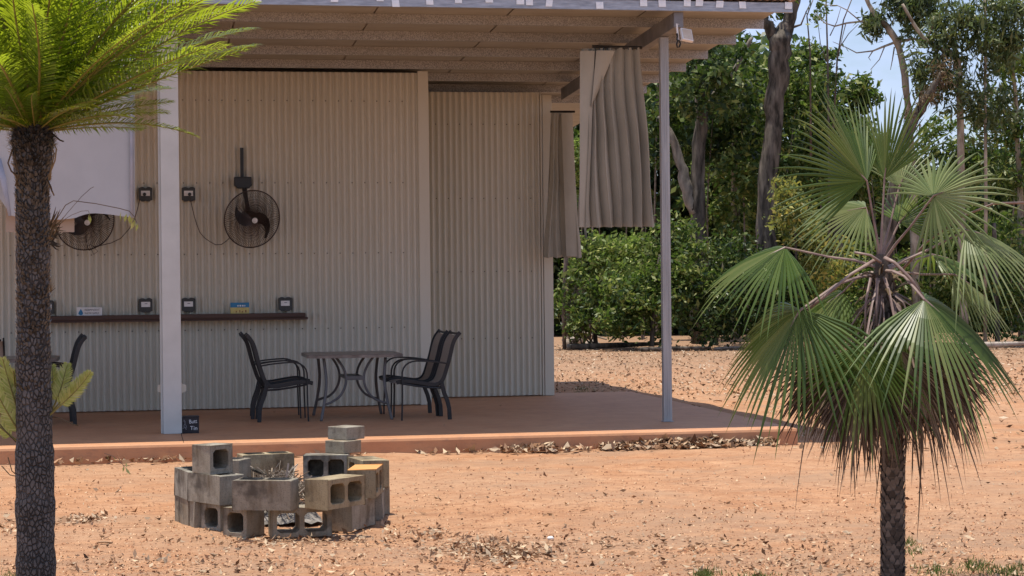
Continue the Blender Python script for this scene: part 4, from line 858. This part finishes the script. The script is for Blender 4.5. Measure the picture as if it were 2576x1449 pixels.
# ------------------------------------------------------------------ bush
def cloud(cl, n, size, **k):
    """cl: list of (px,py,D,rx,ry,rz in metres,weight)"""
    w = np.array([c[6] for c in cl], float); w /= w.sum(); out = []
    for c, ww in zip(cl, w):
        m_ = max(8, int(n*ww)); ctr_ = np.array(atD(c[0], c[1], c[2])); ns = max(4, m_//34)
        q = unit(RNG.normal(size=(ns, 3)))*(RNG.random((ns, 1))**.42); sub = q*np.array(c[3:6])+ctr_
        i = RNG.integers(0, ns, m_); sp = (.085*min(c[3:6])+.085); P_ = sub[i]+RNG.normal(size=(m_, 3))*sp*np.array([1, 1, .75]); out.append(P_[P_[:, 2] > .03])
    return leaves(np.concatenate(out), size, **k)
def tree(name, label, cat, D, limbs, cl, n, size, mat, bark='barkdark', group='trees and shrubs behind the yard', root=None, pale=(), **k):
    b = atD(root[0], root[1], D) if root else atD(cl[0][0], 860, D); b.z = 0
    t = thing(name, label, cat, tuple(b), 0, group)
    def limb(mb, L):
        pts = [atD(x, y, d if d else D) for x, y, r_, d in L]; rad = [r_/FP*D for _, _, r_, _ in L]
        if len(pts) > 2 and rad[0] > .05:   # resample for a slightly wandering limb
            a = np.array([tuple(p) for p in pts]); q = np.linspace(0, len(a)-1, (len(a)-1)*4+1); a2 = np.c_[[np.interp(q, range(len(a)), a[:, i]) for i in range(3)]].T
            rd = np.interp(q, range(len(a)), rad)*(1+RNG.normal(size=len(q))*.05); a2[1:-1] = (a2[:-2]+2*a2[1:-1]+a2[2:])/4; a2[1:-1] += RNG.normal(size=(len(q)-2, 3))*rd[1:-1, None]*.12; pts = [Vector(p) for p in a2]; rad = list(rd)
        mb.tube(pts, rad, 9, 0, True)
    mb = MB()
    for L in limbs: limb(mb, L)
    mb.build('trunk', M[bark], t, True, False)
    for L in pale:
        mb = MB(); limb(mb, L); mb.build('limb', M['barklit' if bark == 'barkdark' else 'barkpale'], t, True, False)
    V = cloud(cl, n, size, **k)-np.array(tuple(b)); quads('crown' if cat == 'tree' else 'foliage', V, M[mat], t)
    return t
TD = 50
def E_(px, py, r, w, D=TD, f=1.0, dep=.8): s = D/FP; return (px, py, D, r*s, r*s*dep, r*s*f, w)
tree('forked_tree', 'dark-trunked tree with a low pale side limb just right of the steel post', 'tree', 49, [[(1760, 868, 21.60, 0), (1758, 620, 19.80, 0), (1755, 520, 20.70, 0), (1760, 400, 17.10, 0), (1768, 250, 17.10, 0), (1765, 120, 15.30, 0), (1760, 10, 12.60, 0)]],
     [E_(1760, 120, 130, 2, 51), E_(1700, 330, 110, 1.6, 52), E_(1840, 330, 120, 1.8, 52), E_(1800, 200, 110, 1.5, 48)], 6970, 0.190, 'leafdark', root=(1760, 868), pale=[[(1752, 535, 17, 0), (1730, 480, 15, 0), (1712, 410, 13, 0), (1690, 340, 10, 0), (1660, 290, 7, 0)], [(1768, 290, 7, 49.3), (1790, 245, 7, 49.3), (1840, 190, 7, 49.3), (1872, 130, 6, 49.3), (1892, 95, 5, 49.3)]])
tree('tall_tree', 'tall dark trunk forking high up between the roof edge and the fan palm', 'tree', 47.5, [[(1926, 872, 25.76, 0), (1926, 615, 24.84, 0), (1932, 450, 23.92, 0), (1950, 300, 23.92, 0), (1960, 170, 25.76, 0), (1964, 100, 28.52, 0), (1984, 55, 16.56, 0), (2000, 0, 12.88, 0), (2020, -60, 10.12, 0)], [(1958, 105, 19.32, 0), (1935, 75, 15.64, 0), (1915, 40, 12.88, 0), (1890, -30, 9.20, 0)]],
     [E_(1985, -70, 120, 1.5, 48), E_(2010, 240, 105, 1.4, 51), E_(2040, 380, 110, 1.4, 51), E_(1890, 240, 95, 1.2, 50.5), E_(1900, 440, 110, 1.4, 51)], 6630, 0.178, 'leafmid', root=(1926, 872))
tree('leafy_tree', 'leafy tree with pale stem filling the gap between the two dark trunks', 'tree', 53, [[(1850, 860, 9, 0), (1848, 600, 8, 0), (1846, 400, 7, 0), (1852, 180, 6, 0), (1840, 95, 5, 0)]],
     [E_(1850, 200, 120, 1.4, 53), E_(1840, 420, 140, 1.7, 54), E_(1860, 560, 110, 1.3, 53)], 4760, 0.190, 'leafmid', 'barkpale', root=(1850, 860))
tree('rounded_tree', 'rounded dense tree rising left of the sky gap beside the palm top', 'tree', 52, [[(2110, 860, 16, 0), (2105, 500, 13, 0), (2110, 320, 9, 0)]],
     [E_(2090, 300, 85, 1.2, 52), E_(2165, 235, 48, .7, 52), E_(2120, 400, 120, 1.6, 52), E_(2040, 170, 70, .9, 52), E_(2180, 480, 110, 1.2, 53)], 6290, 0.178, 'leafmid', root=(2110, 860))
tree('bright_shrub', 'bright sunlit shrub seen under and between the curtains', 'shrub', 46.5, [[(1500, 872, 6, 0), (1490, 740, 5, 0), (1470, 560, 3, 0)]],
     [E_(1500, 650, 80, 1.4, 46.5), E_(1455, 420, 75, 1.7, 47), E_(1570, 640, 70, 1.1, 46), E_(1600, 720, 75, 1.2, 45.5)], 6662, 0.130, 'leaflight', group='shrubs along the edge of the yard', root=(1500, 872))
tree('twiggy_shrub', 'thin twiggy grey shrub right beside the wall corner trim', 'shrub', 46, [[(1420, 880, 5, 0), (1418, 760, 5, 0), (1424, 640, 5, 0), (1420, 500, 4, 0)]]+[[(1440+random.uniform(-30, 70), 870, 2, 0), (1450+random.uniform(-40, 80), 790, 1.5, 0), (1470+random.uniform(-70, 80), 700, 1, 0)] for _ in range(16)],
     [E_(1460, 770, 75, 1, 46, 1.1)], 2357, 0.120, 'leafmid', 'twig', group='shrubs along the edge of the yard', root=(1420, 880))
tree('dense_shrub', 'dense leafy shrub showing on both sides of the steel post', 'shrub', 45, [[(1640, 872, 7, 0), (1645, 760, 5, 0), (1660, 640, 3, 0)]],
     [E_(1640, 760, 105, 1.5, 45), E_(1730, 700, 90, 1.3, 45), E_(1690, 610, 70, .9, 45.5), E_(1560, 800, 65, .9, 45)], 8200, 0.125, 'leafmid', group='shrubs along the edge of the yard', root=(1640, 872))
tree('glossy_shrub', 'dark glossy shrub spreading from the steel post to the palm fans', 'shrub', 45, [[(1800, 868, 7, 0), (1810, 760, 5, 0), (1820, 660, 3, 0)]],
     [E_(1800, 780, 95, 1.4, 45), E_(1880, 740, 100, 1.4, 45), E_(1850, 660, 75, 1, 45.5), E_(1960, 790, 90, 1.2, 45)], 8712, 0.120, 'leafdark', group='shrubs along the edge of the yard', root=(1800, 868))
tree('yellow_shrub', 'yellow-leaved shrub just right of the tall dark trunk', 'shrub', 45, [[(2010, 868, 6, 0), (2005, 700, 4, 0), (2000, 560, 3, 0)]],
     [E_(2000, 540, 65, 1.2, 45), E_(2030, 620, 70, 1.1, 45), E_(1975, 480, 35, .6, 45), E_(2080, 680, 80, 1.1, 45)], 3075, 0.120, 'leafyel', group='shrubs along the edge of the yard', root=(2010, 868))
tree('shady_shrub', 'deep green shrub hidden behind the lower palm fans', 'shrub', 46, [[(2150, 868, 6, 0), (2140, 760, 4, 0)]],
     [E_(2120, 780, 100, 1.3, 46), E_(2200, 700, 110, 1.3, 47), E_(2280, 760, 110, 1.3, 46.5)], 6662, 0.130, 'leafmid', group='shrubs along the edge of the yard', root=(2150, 868))
tree('right_edge_shrub', 'mixed green shrub at the right edge of the photo behind the palm', 'shrub', 45, [[(2510, 872, 7.20, 0), (2506, 700, 6.60, 0), (2500, 560, 4.80, 0)]],
     [E_(2400, 740, 110, 1.2, 46), E_(2520, 760, 110, 1.3, 45.5), E_(2560, 640, 110, 1.2, 46), E_(2430, 600, 110, 1.2, 47)], 8712, 0.130, 'leafmid', group='shrubs along the edge of the yard', root=(2510, 872))
# eucalypts with open crowns
tree('leaning_gum', 'gum tree with a bent pale limb and bare branches over the sky gap', 'tree', 46, [[(2310, 870, 11.56, 0), (2300, 600, 10.88, 0), (2290, 320, 9.52, 0), (2276, 185, 8.84, 0), (2258, 103, 8.84, 0), (2232, 68, 8.16, 0), (2200, 38, 6.12, 0), (2180, 0, 5.44, 0), (2165, -40, 4.08, 0)],
     [(2258, 105, 4.76, 0), (2300, 97, 3.40, 0), (2320, 110, 2.72, 0)], [(2255, 105, 3.40, 0), (2220, 118, 2.72, 0), (2196, 128, 2.04, 0), (2155, 133, 1.50, 0), (2130, 120, 1.09, 0), (2095, 105, 0.68, 0)], [(2196, 128, 1.70, 0), (2185, 145, 1.09, 0), (2190, 152, 0.68, 0)], [(2250, 118, 2.04, 0), (2245, 150, 1.36, 0), (2240, 176, 0.68, 0)], [(2225, 118, 1.63, 0), (2212, 150, 1.09, 0), (2190, 175, 0.68, 0)],
     [(2200, 60, 3.40, 0), (2165, 54, 2.72, 0), (2130, 58, 2.31, 0), (2100, 66, 1.90, 0), (2075, 58, 1.36, 0), (2050, 33, 0.82, 0)], [(2165, 54, 1.70, 0), (2130, 25, 1.36, 0), (2105, 13, 0.95, 0), (2072, 13, 0.68, 0)], [(2128, 58, 1.36, 0), (2120, 90, 0.95, 0), (2112, 130, 0.68, 0)]],
     [E_(2205, 62, 34, .7, 46), E_(2300, 40, 60, 1.1, 46), E_(2340, 10, 70, 1.2, 46), E_(2255, 0, 50, .7, 46)], 2465, 0.190, 'gum', 'barkpale', root=(2310, 870), aspect=.24, hang=.9)
tree('spreading_gum', 'tall gum with pale zigzag limbs and hanging olive leaves at the upper right', 'tree', 45, [[(2425, 870, 11.52, 0), (2420, 600, 10.08, 0), (2418, 370, 8.64, 0), (2414, 164, 7.20, 0), (2400, 136, 6.48, 0), (2330, 105, 5.76, 0), (2295, 55, 4.32, 0), (2270, 10, 3.60, 0)], [(2478, 870, 5.04, 0), (2480, 500, 4.32, 0), (2478, 200, 3.60, 0), (2480, 60, 3.60, 0), (2476, -20, 2.88, 0)], [(2330, 105, 2.88, 0), (2345, 70, 2.16, 0), (2350, 40, 1.44, 0)]],
     [E_(2400, 60, 75, 1.3, 45), E_(2360, 140, 70, 1, 45), E_(2420, 230, 75, 1.1, 45), E_(2490, 40, 75, 1.2, 45), E_(2500, 130, 70, 1.1, 45), E_(2345, 205, 50, .7, 45), E_(2550, 60, 70, 1.1, 45), E_(2480, 300, 80, 1.1, 45.5)], 7480, 0.184, 'gum', 'barkpale', root=(2425, 870), aspect=.24, hang=.9)
tree('edge_gum', 'olive-leaved gum filling the right edge from top to middle', 'tree', 47, [[(2570, 870, 9.00, 0), (2566, 500, 7.80, 0), (2556, 250, 5.40, 0), (2540, 80, 3.60, 0)]],
     [E_(2560, 170, 80, 1.1, 47), E_(2540, 300, 85, 1.2, 47), E_(2580, 420, 100, 1.3, 47), E_(2470, 400, 85, 1.1, 48), E_(2380, 350, 80, .9, 48), E_(2420, 460, 90, 1, 48), E_(2310, 440, 70, .8, 48)], 6375, 0.178, 'leafmid', 'barkpale', root=(2570, 870), aspect=.3, hang=.6)
tree('shaggy_trunk_tree', 'leaning shaggy brown trunk rising behind the top palm fan', 'tree', 44, [[(2215, 870, 15.84, 0), (2230, 600, 15.84, 0), (2262, 390, 15.84, 0), (2292, 310, 14.40, 0), (2322, 262, 12.96, 0), (2350, 215, 8.64, 0), (2372, 180, 5.04, 0)]],
     [E_(2335, 245, 28, .8, 44), E_(2300, 300, 24, .6, 44), E_(2372, 180, 40, .8, 44)], 700, .16, 'straw', 'barkdark', root=(2215, 870), aspect=.12, hang=.4)
tree('bare_tree', 'thin leafless grey saplings standing against the sky gap', 'tree', 50, [[(2085, 860, 4, 0), (2086, 400, 3, 0), (2082, 140, 2.4, 0), (2078, 0, 1.8, 0)], [(2092, 400, 3, 0), (2106, 150, 2.2, 0), (2122, 50, 1.7, 0), (2150, -20, 1.2, 0)], [(2040, 400, 3, 0), (2038, 130, 2, 0), (2030, 40, 1.6, 0), (2045, 0, 1.2, 0)], [(1990, 70, 4, 0), (2015, 62, 2.4, 0), (2028, 30, 1.6, 0), (2040, 5, 1, 0)], [(2088, 90, 1.4, 0), (2105, 55, 1, 0), (2115, 20, .7, 0)], [(2082, 160, 1.5, 0), (2064, 110, 1, 0), (2058, 60, .7, 0)], [(2112, 120, 1.4, 0), (2135, 85, 1, 0), (2160, 60, .7, 0)]],
     [E_(2060, 40, 30, 1, 50), E_(2100, 200, 30, 1, 50)], 163, 0.120, 'leafmid', 'twig', root=(2085, 860))
# far bush mass
def skyl(px): return float(np.interp(px, [1300, 1700, 1980, 2040, 2100, 2160, 2200, 2260, 2330, 2420, 2500, 2700], [100, 110, 90, 150, 260, 300, 360, 420, 440, 400, 380, 330]))
n = 66000; px = RNG.uniform(1000, 3700, n); D = RNG.uniform(56, 63, n); ytop = np.array([skyl(a) for a in px]); py = ytop+(870-ytop)*RNG.random(n)**.75+RNG.normal(size=n)*14
C_ = np.array([tuple(atD(a, b, d)) for a, b, d in zip(px, py, D)]); C_ = C_[C_[:, 2] > .05]
tag(quads('bushland', leaves(C_, .44, .5, .3, 0), M['leafdark']), kind='stuff', label='dark mass of bush far behind the yard', cat='bush')
mb = MB()
for k in range(46):
    x = random.uniform(1400, 2600); D = random.uniform(51, 60); y = max(skyl(x)+60, 200); r = random.uniform(1.5, 4)/FP*D; a = atD(x, 860, D); a.z = 0; mb.tube([a, atD(x+random.uniform(-20, 20), (860+y)/2, D), atD(x+random.uniform(-35, 35), y, D)], [r, r*.8, r*.5], 5)
tag(mb.build('undergrowth_stems', M['twig'], None), kind='stuff', label='many thin grey stems in the shade of the bush', cat='stems')
# ------------------------------------------------------------------ litter, pebbles, grass, debris
def scatter(name, pts, size, mat, label, cat, aspect=.45, flat=.75, lift=.012):
    C = np.array(pts); n = len(C); d = RNG.normal(size=(n, 3)); d[:, 2] *= (1-flat)*1.4; d = unit(d); nr = RNG.normal(size=(n, 3))*.55; nr[:, 2] += 1.0; s = unit(np.cross(d, nr)); nr = np.cross(s, d)
    L = (size*(1+.4*RNG.normal(size=n)).clip(.35, 2.2))[:, None]; w = L*aspect*.5; cu = nr*L*RNG.uniform(-.05, .28, (n, 1))
    V = np.stack([C-d*L*.5+cu*.8, C-s*w+cu, C+d*L*.05-nr*L*.02, C+s*w+cu], 1); V = np.stack([C-d*L*.5+cu, C-s*w-cu*.3, C+d*L*.5+cu, C+s*w-cu*.3], 1)
    V[:, :, 2] -= np.minimum(0, V[:, :, 2].min(1)-.004)[:, None]
    return tag(quads(name, V, mat), kind='stuff', label=label, cat=cat)
pts = []
def addp(px, py, z=0):
    p = atZ(px, py, z); 
    if p.y > 18.8 and p.x < 6.43 and p.y < 25.56: return
    pts.append((p.x, p.y, hgt(p.x, p.y)*(p.y < 30)+.012+z))
for _ in range(1100): addp(random.uniform(-60, 2640), 1140+ (1460-1140)*random.random()**.75)
for _ in range(620): addp(random.gauss(1260, 75), random.gauss(1395, 15))
for _ in range(200): addp(random.gauss(1180, 60), random.gauss(1372, 12))
for _ in range(160): addp(random.gauss(200, 40), random.gauss(1312, 7))
for _ in range(120): addp(random.gauss(40, 40), random.gauss(1320, 15))
for _ in range(360): addp(random.gauss(760, 140), random.gauss(1362, 9))
for _ in range(160): addp(random.uniform(960, 1120), random.gauss(1345, 12))
for _ in range(330): addp(random.gauss(1700, 260), random.gauss(1375, 16))
for _ in range(260): addp(random.gauss(2100, 300), random.gauss(1430, 16))
for _ in range(300): addp(random.gauss(600, 300), random.gauss(1420, 18))
scatter('leaf_litter', pts, .036, M['litter'], 'dry brown leaves scattered over the red gravel yard', 'leaves')
pts = []
def pile(x0, x1, n, hmax):
    for _ in range(n):
        X = random.uniform(x0, x1); e = random.random()**2; Y = 18.80-.03-.30*e*random.uniform(.4, 1); pts.append((X, Y, .015+hmax*random.random()*(1-e)*(.5+.5*math.sin((X-x0)*2.3)**2)))
pile(4.40, 6.15, 1000, .075); pile(5.15, 5.6, 260, .12); pile(3.42, 3.95, 190, .07); pile(2.6, 3.4, 40, .02); pile(-1, 2.2, 120, .02); pile(3.9, 4.5, 50, .03)
scatter('leaf_pile', pts, .074, M['litter'], 'drift of dry leaves blown along the foot of the slab', 'leaves', .5, .72)
pts = []
for _ in range(9000): addp(random.uniform(1385, 2640), 870+125*random.random()**1.5)
for _ in range(700): addp(random.uniform(1385, 2640), 985+150*random.random())
scatter('far_leaf_litter', pts, .052, M['farlitter'], 'pale dry leaves on the ground below the bush', 'leaves')
pts = []
for _ in range(3600): addp(random.uniform(-60, 2640), 1125+(1460-1125)*random.random()**.8)
scatter('leaf_crumbs', pts, .016, M['litter'], 'fine dark leaf crumbs and twig bits over the gravel', 'leaf crumbs', .5, .8)
# pebbles
n = 15000; PX = RNG.uniform(-80, 2660, n); PY = 1122+(1470-1122)*RNG.random(n)**.7; P = []
for a, b in zip(PX, PY):
    p = atZ(a, b, 0)
    if p.y < 18.78 or p.x > 6.45: P.append((p.x, p.y, hgt(p.x, p.y)))
C = np.array(P); n = len(C); s = (.003+.008*RNG.random(n)**2.5)[:, None]; a = RNG.random(n)*6.28; e1 = np.c_[np.cos(a), np.sin(a), np.zeros(n)]; e2 = np.c_[-np.sin(a), np.cos(a), np.zeros(n)]; up = np.array([0, 0, 1.0])
V = np.stack([C-e1*s-e2*s*.6, C+e1*s*.9-e2*s*.8, C+e1*s*.35+e2*s*.1+up*s*.9, C-e1*s*.4+e2*s*.0+up*s*1.0, C+e1*s+e2*s*.9, C-e1*s*.8+e2*s*.9], 1)
# six-vertex pebble: two quads over the top (front slope, back slope)
V = np.stack([C-e1*s-e2*s*.8, C+e1*s*.9-e2*s*.9, C+e1*s*.5+up*s*.9, C-e1*s*.5+up*s*1.0, C+e1*s*.8+e2*s*.9, C-e1*s*.9+e2*s*.8], 1)
tag(quads('gravel', V, M['pebble'], nper=6), kind='stuff', label='loose small stones all over the red yard', cat='gravel')
# grass tufts
G = []
for (px, py, r, k) in ((2540, 1442, 90, 300), (2450, 1430, 40, 160), (1770, 1447, 28, 260), (1900, 1455, 60, 160), (2290, 1368, 14, 90), (2300, 1400, 30, 60), (1470, 985, 28, 200), (2350, 1445, 70, 150), (30, 1452, 40, 60)):
    for _ in range(k):
        p = atZ(px+random.gauss(0, r*.5), py+random.gauss(0, 6), 0)
        if p.y > 18.7 and p.x < 6.43 and p.y < 25.6: p.y = 25.7
        z = hgt(p.x, p.y)*(p.y < 30); L = random.uniform(.015, .045); a = random.uniform(0, 6.28); e = Vector((math.cos(a), math.sin(a), 0))*.0035; q = Vector((random.gauss(0, .5), random.gauss(0, .5), 1)).normalized()*L; b0 = Vector((p.x, p.y, z)); G.append([tuple(b0-e), tuple(b0+e), tuple(b0+q+e*.2), tuple(b0+q-e*.2)])
tag(quads('grass', np.array(G), M['grass']), kind='stuff', label='sparse short green grass tufts in the gravel', cat='grass')
# few single things in the yard
def stone(px, py, r, label, mat='stone', z=0, name='rock'):
    p = atZ(px, py, z); mb = MB(); mb.ball((0, 0, r[2]*.7), r, 0, 10, .12); o = mb.build(name, M[mat], None, True); o.location = tuple(p); return tag(o, label, 'rock', 'loose rocks')
stone(1385, 1358, (.022, .018, .014), 'small white stone lying alone in the middle of the gravel yard', 'white')
stone(1452, 868, (.22, .16, .15), 'pale rock at the foot of the bush right beside the wall corner'); stone(1490, 872, (.19, .15, .1), 'flat pale rock at the foot of the bush, second from the wall corner'); stone(1428, 874, (.13, .12, .12), 'small pale rock touching the shed corner line at the bush edge')
def stick(px, py, L, ang, r, label, mat='barkpale', z=.02, bend=.1):
    p = atZ(px, py, 0); d = Vector((math.cos(ang), math.sin(ang), 0))*L/2; mb = MB(); mb.tube([Vector(-d)+Vector((0, 0, r)), Vector((0, bend*L*.3, r+z)), d+Vector((0, 0, r*1.5))], [r, r*.9, r*.5], 7); o = mb.build('fallen_branch', M[mat], None, True); o.location = tuple(p); return tag(o, label, 'branch', 'fallen branches')
stick(1560, 878, 2.6, .15, .07, 'long dark fallen branch lying along the foot of the shrubs', 'barkdark'); stick(1470, 860, 1.2, -.5, .04, 'pale fallen branch leaning over the rocks by the wall corner', z=.2)
stick(1835, 880, .8, .3, .035, 'short grey fallen branch right of the steel post', 'stone'); stick(1700, 884, 1.6, -.08, .05, 'dark log lying in shade right of the steel post', 'barkdark')
stick(2480, 880, 2.0, .1, .08, 'grey log on the ground at the far right', 'stone')
def leaf1(px, py, z, size, label):
    p = atZ(px, py, z); mb = MB(); mb.grid([[(-size*.5+size*i/4, (-.22+.11*j)*size*math.sin(PI*(i+.4)/4.8), .012+.10*size*abs(j-2)*.5+.05*size*math.sin(i)) for j in range(5)] for i in range(5)]); o = mb.build('fallen_leaf', M['litter'], None, True); o.location = tuple(p); o.rotation_euler = (0, 0, random.uniform(0, 6)); return tag(o, label, 'leaf', 'single dry leaves')
leaf1(1258, 1024, SL+.001, .09, 'single dark leaf on the slab right of the table'); leaf1(1117, 1073, SL+.001, .06, 'small dark leaf on the slab below the right chairs'); leaf1(263, 1372, 0, .10, 'dark curled leaf on the gravel right of the left trunk'); leaf1(690, 1040, SL+.001, .06, 'brown leaf on the slab beside the left chairs'); leaf1(1805, 1012, 0, .14, 'dark leaf lump on the gravel beyond the slab corner')
